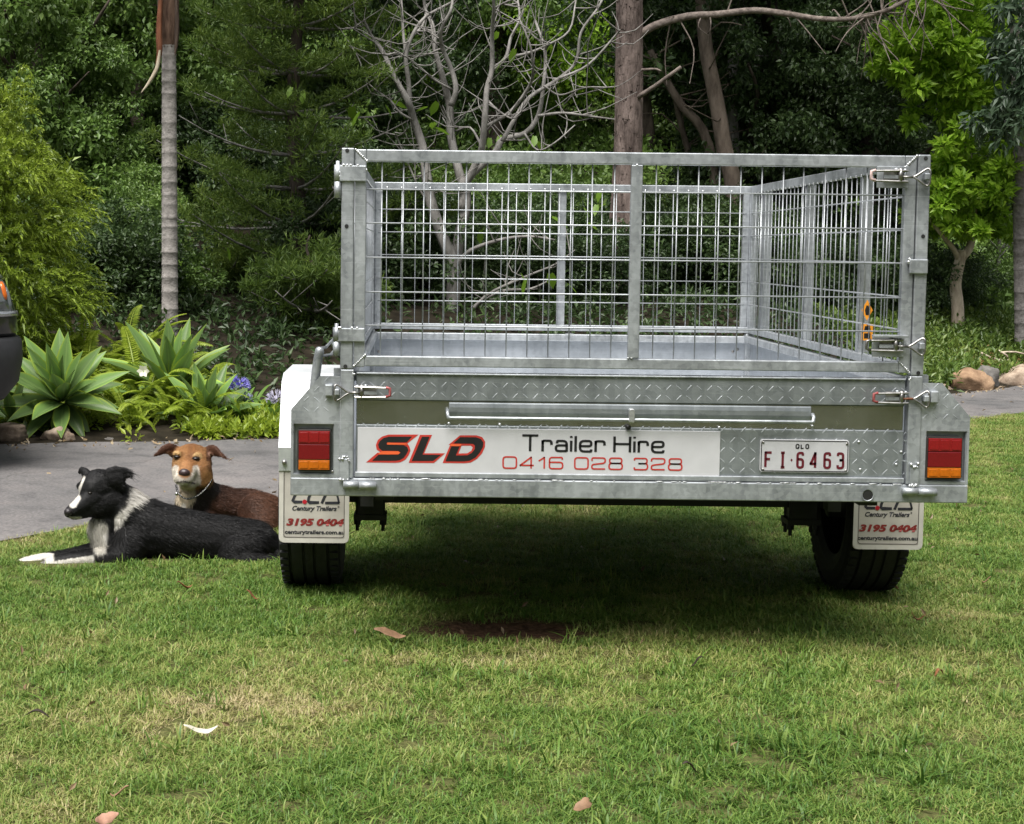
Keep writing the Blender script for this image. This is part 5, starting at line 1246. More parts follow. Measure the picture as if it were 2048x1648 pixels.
# rocks along the edge of the drive
def rock(u, v, wpx, hpx, Y, mat, label, seed, dep=.8):
    s = (Y-CAM[1])/FPX; c = at(u, v, Y); r = np.random.default_rng(seed); bm = bmesh.new(); bmesh.ops.create_icosphere(bm, subdivisions=4, radius=1)
    fr = r.normal(size=(6, 3))*1.6; ph = r.uniform(0, 6.28, 6)
    fl = r.normal(size=(7, 3)); fl /= np.linalg.norm(fl, axis=1, keepdims=True); cut = r.uniform(.50, .82, 7)
    for vt in bm.verts:
        p = np.array(vt.co)
        for k in range(7):
            q = p@fl[k]
            if q > cut[k]: p = p - fl[k]*(q-cut[k])*.85
        n = sum(math.sin(fr[k]@p*(1+k*.9)+ph[k])/(1+k) for k in range(6)); p = p*(1+.085*n); p = p + np.sin(p[::-1]*17+ph[:3])*.022 + np.sin(p[[1, 2, 0]]*37+ph[3:])*.010
        vt.co = (p[0]*wpx*s/2, p[1]*wpx*s/2*dep, p[2]*hpx*s/2)
    me = bpy.data.meshes.new('rock'); bm.to_mesh(me); bm.free(); me.materials.append(mat); me.polygons.foreach_set('use_smooth', [True]*len(me.polygons))
    o = bpy.data.objects.new('rock', me); o.location = c; C.objects.link(o); o.rotation_euler = (0, 0, r.uniform(-.3, .3)); tag(o, label, 'rock', 'rocks edging the drive')
ROCKM = [barkmat('brown_rock', (0.10, 0.075, 0.055), (0.30, 0.235, 0.18), 9, 9, .8, .02), barkmat('tan_rock', (0.17, 0.12, 0.085), (0.44, 0.35, 0.27), 9, 9, .8, .02), barkmat('grey_rock', (0.06, 0.058, 0.055), (0.20, 0.185, 0.17), 9, 9, .8, .02), barkmat('orange_brown_rock', (0.13, 0.075, 0.045), (0.36, 0.24, 0.15), 6, 6, .8, .03)]
rock(22, 872, 84, 52, 4.75, ROCKM[0], 'flat brown rock at the far left edge, under the car bumper', 1); rock(122, 878, 76, 62, 4.82, ROCKM[1], 'tan rock under the large agave', 2); rock(210, 886, 78, 40, 4.9, ROCKM[2], 'low dark grey rock right of the tan one', 3); rock(306, 886, 40, 34, 5.0, ROCKM[0], 'small rounded rock left of the brown dog ear', 4); rock(165, 892, 44, 26, 4.95, ROCKM[0], 'small brown rock between the tan and the grey one', 11); rock(70, 884, 34, 28, 4.85, ROCKM[2], 'small dark rock between the flat brown and the tan rock', 12)
rock(1932, 776, 104, 80, 8.95, ROCKM[3], 'orange-brown rock beside the drive nearest the trailer', 5); rock(1974, 762, 48, 76, 9.3, ROCKM[2], 'narrow grey rock between the two brown ones', 6); rock(2026, 764, 110, 74, 9.6, ROCKM[1], 'wide tan rock at the right edge below the dark palm', 7); rock(1890, 782, 40, 26, 8.8, ROCKM[1], 'small rock close behind the lamp panel at right', 8)
rock(2105, 755, 90, 60, 10.4, ROCKM[0], 'rock just outside the right edge beside the drive', 9)
# leafy ground cover on the right bank, dead twigs and litter
def cover():
    r = np.random.default_rng(17); n = 4200; x = r.uniform(3.3, 9.5, n); y = far(x) + .25 + r.uniform(0, 1, n)**.9*6.5; z = terrain(x, y)
    dead = np.exp(-(((x-5.0)/.5)**2 + ((y-10.35)/.45)**2)); k = r.uniform(size=n) > dead*.85; x, y, z = x[k], y[k], z[k]
    cen = np.stack([x, y, z+.05], -1)
    tag(mobj('ground_cover', leaf_mesh('ground_cover', cen, r.uniform(.07, .17, len(x)), 34, .065, .026, 3, leafmat('ground_cover_leaf', [(0.05, 0.10, 0.016), (0.11, 0.18, 0.030), (0.22, 0.28, 0.06)], big=1.6), droop=-.2, flat=.9)), 'low green weeds covering the bank behind the rocks at right', 'ground cover', kind='stuff')
    n = 1100; x = r.uniform(-6.5, 3.6, n); y = far(x) + .2 + r.uniform(0, 1, n)*6; k = (x > -.6) | (y > 6.3); x, y = x[k], y[k]; n = len(x); z = terrain(x, y)
    tag(mobj('understory', leaf_mesh('understory', np.stack([x, y, z+.06], -1), r.uniform(.08, .2, n), 30, .07, .03, 4, LEAF_DARK, droop=-.1, flat=.9)), 'dark low undergrowth on the forest floor behind the drive', 'undergrowth', kind='stuff')
    n = 800; x = r.uniform(-3.6, 1.2, n); y = far(x) + .04 + np.abs(r.normal(0, .35, n)); k = np.ones(n, bool)
    for ru, rv, rY in ((22, 872, 4.75), (122, 878, 4.82), (210, 886, 4.9), (306, 886, 5.0)): q = at(ru, rv, rY); k &= np.hypot(x-q[0], (y-q[1])*.8) > .17
    x, y = x[k], y[k]; n = len(x); z = terrain(x, y)
    tag(mobj('bed_weeds', leaf_mesh('bed_weeds', np.stack([x, y, z+.03], -1), r.uniform(.04, .10, n), 26, .055, .02, 7, FERN, droop=-.4, flat=.8)), 'low green weeds filling the garden bed along the drive', 'weeds', kind='stuff')
    n = 3000; x = r.uniform(-7, 9, n); y = 13 + r.uniform(0, 1, n)*18; z = terrain(x, y)
    tag(mobj('slope_undergrowth', leaf_mesh('slope_undergrowth', np.stack([x, y, z+.15], -1), r.uniform(.2, .45, n), 40, .11, .06, 8, LEAF_MID, droop=-.1, flat=.9)), 'leafy undergrowth covering the slope under the forest', 'undergrowth', kind='stuff')
    # fallen leaf litter heap
    x = 5.0 + r.normal(size=160)*.35; y = 10.3 + r.normal(size=160)*.3; z = terrain(x, y)
    tag(mobj('leaf_litter', leaf_mesh('leaf_litter', np.stack([x, y, z+.02], -1), .06, 7, .07, .03, 5, leafmat('dead_leaf', [(0.14, 0.075, 0.03), (0.26, 0.15, 0.06), (0.36, 0.25, 0.12)], trans=.1), flat=.5)), 'heap of dead brown leaves and twigs behind the rocks', 'leaf litter', kind='stuff')
    for j in range(5):
        a = at(1950+j*14+r.uniform(-8, 8), 705+r.uniform(-12, 20), 10.4); mb = MB(); e = a + np.array([r.uniform(.2, .5), r.normal()*.1, -r.uniform(0, .25)]); a[2] = max(a[2], terrain(a[0], a[1])+.04); e[2] = max(e[2], terrain(e[0], e[1])+.01)
        branch_tube(mb, a, e, .011, .005, r, 4, .08, 5); o = mb.build('fallen_stick', BARK_PALE, None, True); tag(o, ORD[j] + ' dead stick from the left on the leaf heap behind the rocks', 'stick', 'dead sticks on the bank')
cover()
# dark bushes closing the forest floor behind the trailer
rw = random.Random(9)
UB = ((660, 9.8), (740, 10.6), (800, 9.9), (870, 11.2), (960, 10.6), (1040, 11.5), (1120, 10.9), (1190, 12.2), (1290, 11.9), (1360, 12.2), (1440, 12.0), (1520, 12.4), (1590, 12.0), (1660, 12.6), (1760, 12.2), (1830, 12.8), (450, 12.8), (530, 12.4), (90, 8.6), (0, 9.0), (190, 8.4), (270, 9.0))
UL = [None]*len(UB)
for q, k in enumerate(sorted(range(len(UB)), key=lambda k: UB[k][0])): UL[k] = 'dark understory bush behind the drive, ' + ORD[q] + ' of them counted from the left'
for k, (u, Y) in enumerate(UB):
    p = at(u, 640, Y); bush(float(p[0]), Y, 1 if rw.random() < .8 else 0, rw.uniform(.55, .9), UL[k], 'understory bushes')
# ------------------------------------------------------------------ the two dogs
def furmat(name, rough=.55, spec=.35):
    m, n, l, p = mat_base(name); a = nd(n, 'ShaderNodeAttribute', attribute_name='coat'); l.new(a.outputs['Color'], p.inputs['Base Color'])
    p.inputs['Roughness'].default_value = rough; p.inputs['Specular IOR Level'].default_value = spec
    return m
COAT = furmat('dog_coat', .62, .25); FUR = furmat('dog_fur', .55, .22)
def body_mesh(balls, voxel, smooth=6):
    """one continuous skin over a chain of balls (centre, radius, squash)"""
    V = []; Fc = []; nb = 0
    bm = bmesh.new(); bmesh.ops.create_icosphere(bm, subdivisions=2, radius=1); iv = np.array([v.co[:] for v in bm.verts]); it = [tuple(v.index for v in f.verts) for f in bm.faces]; bm.free()
    for c, r, sq in balls:
        V.append(np.asarray(c)+iv*r*np.asarray(sq)); Fc += [tuple(i+nb for i in f) for f in it]; nb += len(iv)
    me = new_mesh('tmp', np.concatenate(V), Fc); o = bpy.data.objects.new('tmp', me); C.objects.link(o)
    m = o.modifiers.new('r', 'REMESH'); m.mode = 'VOXEL'; m.voxel_size = voxel
    if smooth: s = o.modifiers.new('s', 'SMOOTH'); s.factor = .5; s.iterations = smooth
    dg = bpy.context.evaluated_depsgraph_get(); out = bpy.data.meshes.new_from_object(o.evaluated_get(dg)); bpy.data.objects.remove(o); bpy.data.meshes.remove(me)
    out.polygons.foreach_set('use_smooth', [True]*len(out.polygons)); return out
def chain(pts, step=.10):
    """balls along a polyline of (point, radius[, squash])"""
    out = []
    for i in range(len(pts)-1):
        (p, r), (q, s) = pts[i][:2], pts[i+1][:2]; a = np.array(pts[i][2] if len(pts[i]) > 2 else (1, 1, 1), float); b = np.array(pts[i+1][2] if len(pts[i+1]) > 2 else (1, 1, 1), float)
        L = np.linalg.norm(np.asarray(q)-np.asarray(p)); n = max(1, int(L/(min(r, s)*step*2+1e-6)))
        for k in range(n+1): t = k/n; out.append((np.asarray(p)*(1-t)+np.asarray(q)*t, r*(1-t)+s*t, a*(1-t)+b*t))
    return out
def mesh_arrays(me):
    n = len(me.vertices); co = np.zeros(n*3, np.float32); me.vertices.foreach_get('co', co); no = np.zeros(n*3, np.float32); me.vertices.foreach_get('normal', no)
    return co.reshape(-1, 3).astype(float), no.reshape(-1, 3).astype(float)
def paint(me, cols):
    a = me.color_attributes.new('coat', 'FLOAT_COLOR', 'POINT'); c = np.ones((len(me.vertices), 4), np.float32); c[:, :3] = cols; a.data.foreach_set('color', c.ravel())
def fur(name, me, coatf, lenf, combf, n, w, seed, parent):
    """fine strands combed along the body, grown from the skin"""
    r = np.random.default_rng(seed); co, no = mesh_arrays(me); me.calc_loop_triangles(); nt = len(me.loop_triangles); tri = np.zeros(nt*3, np.int32); me.loop_triangles.foreach_get('vertices', tri); tri = tri.reshape(-1, 3)
    A = np.linalg.norm(np.cross(co[tri[:, 1]]-co[tri[:, 0]], co[tri[:, 2]]-co[tri[:, 0]]), axis=1); ix = r.choice(nt, n, p=A/A.sum()); u = r.uniform(size=(n, 2)); f = u.sum(1) > 1; u[f] = 1-u[f]; b = np.stack([1-u.sum(1), u[:, 0], u[:, 1]], -1)
    P = (co[tri[ix]]*b[:, :, None]).sum(1); N = (no[tri[ix]]*b[:, :, None]).sum(1); N /= np.linalg.norm(N, axis=1, keepdims=True)
    L = lenf(P, N)*r.uniform(.6, 1.2, n)*np.where(r.uniform(size=n) < .07, 1.9, 1.0); k = L > .002; P, N, L = P[k], N[k], L[k]; n = len(P)
    cb = combf(P, N) + r.normal(size=(n, 3))*.14; cb -= N*(cb*N).sum(1, keepdims=True); cb /= np.linalg.norm(cb, axis=1, keepdims=True)+1e-9
    d0 = cb*.85+N*.48; d0 /= np.linalg.norm(d0, axis=1, keepdims=True); d1 = cb*.97+N*.12+np.array([0, 0, -.18]); d1 /= np.linalg.norm(d1, axis=1, keepdims=True)
    sd = np.cross(d0, N+r.normal(size=(n, 3))*.3); sd /= np.linalg.norm(sd, axis=1, keepdims=True)+1e-9; W = (w*r.uniform(.7, 1.3, n))[:, None]
    m = P + d0*(L*.45)[:, None]; t = m + d1*(L*.6)[:, None]; P0 = P - N*.001
    V = np.stack([P0-sd*W/2, P0+sd*W/2, m-sd*W*.42, m+sd*W*.42, t], 1).reshape(-1, 3); o = (np.arange(n)*5)[:, None]
    T3 = np.concatenate([o+[[0, 1, 3]], o+[[0, 3, 2]], o+[[2, 3, 4]]], 1).reshape(-1, 3); fm = np_mesh(name, V, T3, FUR)
    c = coatf(P, N)*r.uniform(.75, 1.3, (n, 1)); paint(fm, np.clip(np.repeat(c, 5, 0), 0, 1)); return tag(mobj(name, fm, parent), kind='stuff')
from mathutils.bvhtree import BVHTree
def skin_hit(me, u, v, back=0.0):
    """where the line of sight of a pixel meets a body"""
    bm = bmesh.new(); bm.from_mesh(me); tr = BVHTree.FromBMesh(bm); bm.free(); d = Vector(at(u, v, 0.0) - CAM).normalized(); h = tr.ray_cast(Vector(CAM), d)
    return np.array(h[0] + d*back) if h[0] is not None else np.array(at(u, v, 1.5))
def sstep(x, a, b): t = np.clip((x-a)/(b-a), 0, 1); return t*t*(3-2*t)
def pix(P):
    """pixel in the photograph of each point"""
    v = P - CAM; z = v@FWD; return np.stack([PPX+FPX*(v@RGT)/z, PPY+FPX*(v@DWN)/z], -1)
def seg_d(p, a, b):
    a = np.array(a, float); b = np.array(b, float); t = np.clip(((p-a)@(b-a))/((b-a)@(b-a)), 0, 1); return np.linalg.norm(p-(a+t[:, None]*(b-a)), axis=1)
def seg3(p, a, b): return seg_d(p, a, b)
EYE = plain('dark_eye', (0.010, 0.007, 0.005), .22, 0, 0, 10, spec=.35); NOSE = plain('wet_nose', (0.022, 0.018, 0.020), .35, 0, .3, 200, .2); NOSE2 = plain('brown_nose', (0.035, 0.020, 0.020), .35, 0, .3, 200, .2)

# ---- black and white dog, lying with its head up, facing left
def black_dog():
    Y = 1.47; s = (Y-CAM[1])/FPX; D = lambda u, v, dy=0.0: at(u, v, Y+dy); r_ = lambda px: px*s
    b = D(380, 1100); t = thing('dog', (float(b[0]), Y, 0), 'black and white dog lying on the lawn, facing left, nearest the viewer', 'dog')
    B = []
    B += chain([(D(268, 1052), r_(52)), (D(296, 1058), r_(61)), (D(350, 1068), r_(56)), (D(412, 1076), r_(50)), (D(468, 1080, .01), r_(47)), (D(510, 1084, .03), r_(44)), (D(532, 1092, .05), r_(32))])       # trunk
    B += chain([(D(270, 1040), r_(50)), (D(245, 1012, -.02), r_(41)), (D(222, 990, -.03), r_(36))])       # neck
    B += chain([(D(215, 1030, -.03), r_(30)), (D(206, 1060, -.03), r_(30)), (D(218, 1085, -.03), r_(32)), (D(250, 1085), r_(40))])    # breast
    # head: skull, cheeks, stop, muzzle
    B += chain([(D(213, 974, -.04), r_(35)), (D(196, 971, -.06), r_(34)), (D(187, 976, -.075), r_(30))]); B += chain([(D(220, 998, -.05), r_(32)), (D(200, 1004, -.07), r_(29)), (D(184, 1008, -.085), r_(25))])
    B += chain([(D(186, 992, -.085), r_(26)), (D(170, 1004, -.11), r_(19)), (D(157, 1013, -.13), r_(15.5)), (D(145, 1021, -.145), r_(13)), (D(139, 1025, -.155), r_(11))])
    B += chain([(D(180, 1020, -.095), r_(15)), (D(160, 1027, -.125), r_(11)), (D(146, 1031, -.14), r_(8.5))])   # lower jaw
    B.append((D(184, 975, -.105), r_(13), (1, 1, .8))); B.append((D(163, 972, -.07), r_(11), (1, 1, .8)))    # brows
    # ears: near one tipped over to the right, far one peeping over the skull
    B += chain([(D(214, 958, -.085), r_(14), (1, .6, 1)), (D(220, 945, -.09), r_(11), (1, .55, 1)), (D(230, 940, -.09), r_(9), (1, .6, .9)), (D(243, 941, -.085), r_(7.5), (1, .6, .9)), (D(250, 944, -.08), r_(5), (1, .7, .9))])
    B += chain([(D(222, 958, -.09), r_(17), (1, .5, 1)), (D(232, 956, -.09), r_(16), (1, .5, 1)), (D(238, 966, -.085), r_(13), (1, .5, 1)), (D(242, 975, -.08), r_(9), (1, .6, 1))]); B += chain([(D(238, 948, -.085), r_(9), (1, .6, 1)), (D(248, 949, -.08), r_(6.5), (1, .7, 1)), (D(251, 953, -.08), r_(4))])
    B += chain([(D(238, 943, -.085), r_(7.5), (1, .7, .8)), (D(250, 939, -.08), r_(5.5), (1, .7, .8)), (D(257, 943, -.08), r_(4.5), (1, .8, 1)), (D(256, 953, -.08), r_(3.5))])
    B += chain([(D(180, 958, .0), r_(12)), (D(170, 944, .02), r_(9)), (D(163, 938, .03), r_(5.5)), (D(159, 945, .03), r_(4))])
    # forelegs stretched out on the grass
    B += chain([(D(262, 1085, -.07), r_(36)), (D(248, 1108, -.10), r_(26)), (D(225, 1114, -.12), r_(21)), (D(185, 1115, -.13), r_(17.5)), (D(150, 1119, -.14), r_(16)), (D(122, 1124, -.15), r_(15)), (D(100, 1127, -.155), r_(13.5), (1, 1, .9)), (D(86, 1131, -.16), r_(9), (1, 1.2, .8))])
    B += chain([(D(215, 1095, .0), r_(24)), (D(180, 1102, -.03), r_(15)), (D(130, 1111, -.06), r_(12)), (D(80, 1120, -.10), r_(13)), (D(52, 1125, -.12), r_(12.5), (1, 1, .9)), (D(36, 1128, -.125), r_(9), (1, 1.2, .8))])
    # folded hind leg and tail
    B += chain([(D(500, 1092, -.03), r_(36)), (D(470, 1102, -.07), r_(30), (1, .8, 1)), (D(455, 1112, -.08), r_(20)), (D(500, 1120, -.10), r_(13)), (D(545, 1122, -.08), r_(11))]); B += chain([(D(530, 1095, .05), r_(24)), (D(556, 1112, .02), r_(14)), (D(585, 1118, .03), r_(9))])
    me = body_mesh(B, .0046, 5)
    co, no = mesh_arrays(me)
    nose, brow = D(141, 1024, -.15), D(178, 955, -.10)
    def coat(P, N):
        q = pix(P); n = len(P); k = np.tile(np.array([.0085, .0082, .0085]), (n, 1)); g = wob(P[:, 0]*30, P[:, 2]*30+P[:, 1]*17); pass
        w = np.zeros(n)
        head = q[:, 0] < 255
        dx = seg_d(q, (168, 955), (150, 1000)); blaze = (1-sstep(dx + g*.8, 2.2, 4.2))*(q[:, 1] < 1008)
        mz = (1-sstep(seg_d(q, (153, 996), (146, 1009))+g, 5, 8.5)); w = np.maximum(w, np.maximum(blaze, mz))
        lip = (1-sstep(seg_d(q, (139, 1035), (160, 1036))+g, 2, 4))*.75; w = np.maximum(w, lip)
        col = 1-sstep(np.minimum(seg_d(q, (266, 982), (250, 1016))+g*3, seg_d(q, (250, 1016), (232, 1046))+g*2), 4, 10); col *= (q[:, 0] > 228); w = np.maximum(w, col)
        col2 = 1-sstep(seg_d(q, (285, 990), (255, 1012))+g*3, 6, 11); w = np.maximum(w, col2)
        thr = (1-sstep(np.minimum(seg_d(q, (172, 1048), (205, 1050)), seg_d(q, (190, 1060), (200, 1098)))+g*3, 9, 16))*(q[:, 1] > 1038); w = np.maximum(w, thr*.95)
        bib = 1-sstep(seg_d(q, (203, 1060), (198, 1100))+g*3, 7, 15); w = np.maximum(w, bib*.9)
        paw = np.where(seg_d(q, (240, 1112), (88, 1131)) < seg_d(q, (215, 1095), (36, 1129)) , sstep(186-q[:, 0]+g*3, -2, 4), sstep(108-q[:, 0]+g*3, -2, 4))*(q[:, 1] > 1106)
        spot = (1-sstep(np.hypot(q[:, 0]-86, q[:, 1]-1122), 3, 6)); paw = paw*(1-spot*.8); w = np.maximum(w, paw)
        white = np.array([.62, .59, .54]); white = np.where((thr > .3)[:, None], np.array([.54, .51, .45]), white)
        return k*(1-w[:, None]) + white*w[:, None]
    def ln(P, N):
        q = pix(P); L = np.full(len(P), .015); head = (q[:, 0] < 236) & (q[:, 1] < 1036); L[head] = .0075; L[(q[:, 0] < 190) & (q[:, 1] < 1040)] = .004
        ruff = (q[:, 0] > 170) & (q[:, 0] < 300) & (q[:, 1] > 1000) & (q[:, 1] < 1112) & ~head; L[ruff] = .021; L[(q[:, 1] > 1105) & (q[:, 0] < 235)] = .006; L[(q[:, 0] > 460)] = .019
        L[(q[:, 0] > 205) & (q[:, 0] < 256) & (q[:, 1] < 968)] = .009; L[(q[:, 0] > 255) & (q[:, 0] < 305) & (q[:, 1] < 1010)] = .026; return L
    def comb(P, N):
        q = pix(P); d = np.tile(np.array([.9, .05, -.35]), (len(P), 1)); br_ = (q[:, 0] < 250) & (q[:, 1] > 1036); d[br_] = (.15, -.15, -1); return d
    paint(me, coat(co, no)); me.materials.append(COAT); body = mobj('body', me, t)
    fur('fur', me, coat, ln, comb, 110000, .0011, 3, t)
    # nose, eyes
    MB().ball(skin_hit(me, 136.5, 1024, .004), r_(9.5), 12, 8, (.9, .9, .85)).build('nose', NOSE, t, True)
    MB().ball(skin_hit(me, 180, 986, .002), r_(4.0), 10, 6, (1.2, 1, .7)).build('eye', EYE, t, True)
    for p, rr in ((D(290, 1060), .14), (D(350, 1070), .13), (D(420, 1078), .12), (D(490, 1085), .12), (D(250, 1100, -.05), .08), (D(530, 1095), .1), (D(210, 1115, -.14), .075), (D(170, 1120, -.16), .07), (D(135, 1130, -.18), .065), (D(100, 1135, -.19), .055), (D(170, 1106, -.05), .06), (D(120, 1118, -.09), .06), (D(80, 1126, -.13), .05), (D(50, 1131, -.15), .045)): DOGS.append((float(p[0]), float(p[1]), rr))
black_dog()

# ---- brown dog behind it, face to the viewer, ears out sideways
def brown_dog():
    Y = 1.98; s = (Y-CAM[1])/FPX; D = lambda u, v, dy=0.0: at(u, v, Y+dy); r_ = lambda px: px*s
    b = D(470, 1060); t = thing('dog', (float(b[0]), Y, 0), 'brown dog with a tan face and ears held out, lying behind the black dog', 'dog')
    B = []
    B += chain([(D(395, 1008, .05), r_(40)), (D(420, 1010, .09), r_(48)), (D(460, 1022, .14), r_(47)), (D(500, 1024, .17), r_(48)), (D(528, 1030, .17), r_(46)), (D(540, 1050, .14), r_(36))])
    B += chain([(D(512, 1030, .10), r_(44)), (D(520, 1052, .06), r_(40)), (D(500, 1070, .0), r_(24))])     # haunch
    B += chain([(D(405, 1005, .06), r_(42)), (D(396, 978, .03), r_(36)), (D(388, 950, .03), r_(34))])       # neck
    B += chain([(D(378, 1000, .0), r_(26)), (D(372, 1030, -.01), r_(26)), (D(392, 1050, .0), r_(30))])   # breast
    # head
    B += chain([(D(383, 918, .02), r_(33), (1.16, 1, .95)), (D(384, 928, .0), r_(35), (1.16, 1, .95))]); B += chain([(D(368, 938, -.03), r_(24)), (D(366, 952, -.04), r_(20))]); B += chain([(D(400, 940, -.03), r_(24)), (D(404, 956, -.02), r_(22))])
    B += chain([(D(378, 934, -.05), r_(21), (1, 1, .9)), (D(372, 944, -.09), r_(18.5), (1, 1, .95)), (D(369, 952, -.125), r_(17.5), (1, 1, .95)), (D(368, 955, -.145), r_(15), (1.05, 1, .95))]); B += chain([(D(378, 962, -.05), r_(18)), (D(371, 968, -.10), r_(13), (1.1, 1, .8))])
    for u, dv in ((358, 0), (392, 2)): B.append((D(u, 908+dv, -.035), r_(11), (1.2, .8, .6)))
    # ears out to the sides, tips hanging
    B += chain([(D(352, 905, .03), r_(13), (1, .5, 1.1)), (D(340, 897, .02), r_(11), (1, .45, 1)), (D(330, 899, .0), r_(8.5), (1, .5, 1)), (D(318, 907, -.01), r_(4.5), (1, .6, 1)), (D(309, 912, -.01), r_(2.2))])
    B += chain([(D(412, 908, .03), r_(13), (1, .5, 1.1)), (D(424, 899, .02), r_(10), (1, .45, 1)), (D(434, 905, .0), r_(8), (1, .5, 1)), (D(443, 912, -.01), r_(4), (1, .6, 1)), (D(452, 917, -.01), r_(2.0))])
    # forelegs (hidden behind the other dog)
    B += chain([(D(385, 1035, .0), r_(22)), (D(378, 1065, -.05), r_(14)), (D(350, 1075, -.12), r_(11))]); B += chain([(D(410, 1040, .0), r_(22)), (D(405, 1070, -.08), r_(14)), (D(380, 1080, -.18), r_(11))])
    me = body_mesh(B, .0052, 4); co, no = mesh_arrays(me)
    def coat(P, N):
        q = pix(P); n = len(P); g = wob(P[:, 0]*40, P[:, 2]*40+P[:, 1]*23); u, v = q[:, 0], q[:, 1]
        c = np.tile(np.array([.052, .023, .0135]), (n, 1))*(1+.18*g)[:, None]
        rump = sstep(u, 480, 540); c = c*(1-rump[:, None]) + np.array([.080, .034, .018])*rump[:, None]
        def mix(c, col, w): return c*(1-w[:, None]) + np.array(col)*w[:, None]
        dk = 1-sstep(np.minimum(seg_d(q, (428, 955), (392, 1015)), seg_d(q, (352, 975), (360, 1010)))+g*2, 14, 26); c = mix(c, (.010, .008, .0075), dk*.95)
        face = 1-sstep(np.hypot((u-384)/46, (v-932)/48)+g*.02, .9, 1.05); face *= (v < 985); c = mix(c, (.27, .130, .048), face)
        c = mix(c, (.21, .085, .028), face*(1-sstep(seg_d(q, (384, 895), (378, 930))+g, 4, 12))*.6); c = mix(c, (.085, .038, .018), face*sstep(u, 402, 424)*(v < 950)*.85); c = mix(c, (.13, .058, .024), face*(1-sstep(u, 344, 358))*.75); c = mix(c, (.16, .065, .024), face*(1-sstep(v, 886, 906))*.55); c = mix(c, (.36, .20, .085), face*(1-sstep(seg_d(q, (352, 925), (356, 945)), 5, 11))*.6); c = mix(c, (.17, .075, .028), face*(1-sstep(seg_d(q, (381, 892), (377, 922))+g, 2, 6))*.5)
        ck = 1-sstep(np.hypot((u-412)/14, (v-958)/20), .7, 1.1); c = mix(c, (.42, .22, .085), ck*.8)
        for eu, ev in ((354, 907.5), (394, 910.5)): c = mix(c, (.58, .38, .17), (1-sstep(np.hypot((u-eu)/9, (v-ev-3)/8), .75, 1.15))*.9)
        for eu, ev in ((354.5, 914.5), (391.5, 918)): c = mix(c, (.05, .025, .015), (1-sstep(np.hypot((u-eu)/9, (v-ev)/5.5), .75, 1.1))*.85)
        mz = 1-sstep(np.hypot((u-370)/27, (v-960)/20)+g*.05, .80, 1.05); brd = 1-sstep(np.minimum(seg_d(q, (353, 940), (356, 965)), seg_d(q, (390, 938), (393, 962)))+g, 6, 10); w = np.maximum(mz, brd)
        w *= (1-(1-sstep(seg_d(q, (374, 925), (369, 944))+g*.5, 9, 14))); c = mix(c, (.68, .62, .54), np.clip(w, 0, 1)); c = mix(c, (.38, .19, .08), (1-sstep(seg_d(q, (373, 930), (369, 941)), 6, 10))*.7)
        ch = (1-sstep(np.hypot((u-372)/20, (v-990)/27)+g*.06, .7, 1.1))*(v > 970); c = mix(c, (.62, .52, .38), ch); ch = 1-sstep(np.hypot((u-368)/6, (v-1010)/8), .6, 1.1); c = mix(c, (.6, .56, .5), ch)
        ear = ((u < 347) | (u > 411)) & (v < 922); e = ear.astype(float); c = mix(c, (.085, .036, .020), e*.9); ein = e*((1-sstep(np.hypot((u-340)/8, (v-907)/6), .6, 1.2)) + (1-sstep(np.hypot((u-420)/7, (v-908)/5), .6, 1.2))); c = mix(c, (.42, .24, .17), np.clip(ein, 0, 1)*.85)
        lip = 1-sstep(np.minimum(seg_d(q, (355, 963), (368, 961)), seg_d(q, (368, 961), (388, 966))), 1.0, 2.2); c = mix(c, (.03, .02, .018), lip*.9)
        return np.clip(c, .002, 1)
    def ln(P, N):
        q = pix(P); L = np.full(len(P), .017); L[(q[:, 1] < 978) & (q[:, 0] < 440)] = .0065; L[(q[:, 1] > 978) & (q[:, 0] < 400)] = .016; return L
    def comb(P, N):
        q = pix(P); d = np.tile(np.array([.9, .1, -.3]), (len(P), 1)); f = (q[:, 1] < 978) & (q[:, 0] < 440); d[f] = np.stack([(q[f, 0]-374)/40, np.full(f.sum(), .4), (930-q[f, 1])/50], -1); d[(q[:, 1] > 978) & (q[:, 0] < 400)] = (0, -.2, -1); return d
    paint(me, coat(co, no)); me.materials.append(COAT); mobj('body', me, t)
    fur('fur', me, coat, ln, comb, 70000, .0013, 5, t)
    fur('face_fur', me, coat, lambda P, N: np.where((pix(P)[:, 1] < 980) & (pix(P)[:, 0] < 436), .0075, 0.0), comb, 170000, .0010, 15, t)
    MB().ball(skin_hit(me, 368.5, 946, .004), r_(10.5), 12, 8, (1.1, .8, .85)).build('nose', NOSE2, t, True)
    for (u, v) in ((354.5, 913.5), (391.5, 917)): MB().ball(skin_hit(me, u, v, .003), r_(6.2), 12, 8, (1.3, 1, .62)).build('eye', EYE, t, True)
    # chain collar
    CH = plain('chain_steel', (.6, .6, .6), .25, 1.0, .1); cp = [D(424, 958, -.03), D(416, 972, -.055), D(404, 985, -.075), D(388, 995, -.085), D(370, 997, -.085), D(356, 985, -.06), D(352, 970, -.02)]
    pts = spline(cp, 6); mb = MB()
    pts_f = [np.array(p) + (CAM-np.array(p))/np.linalg.norm(CAM-np.array(p))*r_(1.6) for p in pts]
    for i, p in enumerate(pts_f): mb.ball(p, r_(1.3), 6, 4, (1, 1, 1) if i % 2 else (.6, .6, .6))
    co_ = mb.build('collar', CH, t, True); MB().tube(pts, r_(1.9), 6).build('collar_band', BLACKSTEEL, co_, True)
    MB().ball(D(353, 988, -.075), r_(3.4), 8, 6, (1, .5, 1)).build('name_tag', CH, co_, True)
    for p, rr in ((D(420, 1020, .09), .12), (D(470, 1030, .14), .12), (D(520, 1040, .15), .12)): DOGS.append((float(p[0]), float(p[1]), rr))
brown_dog()
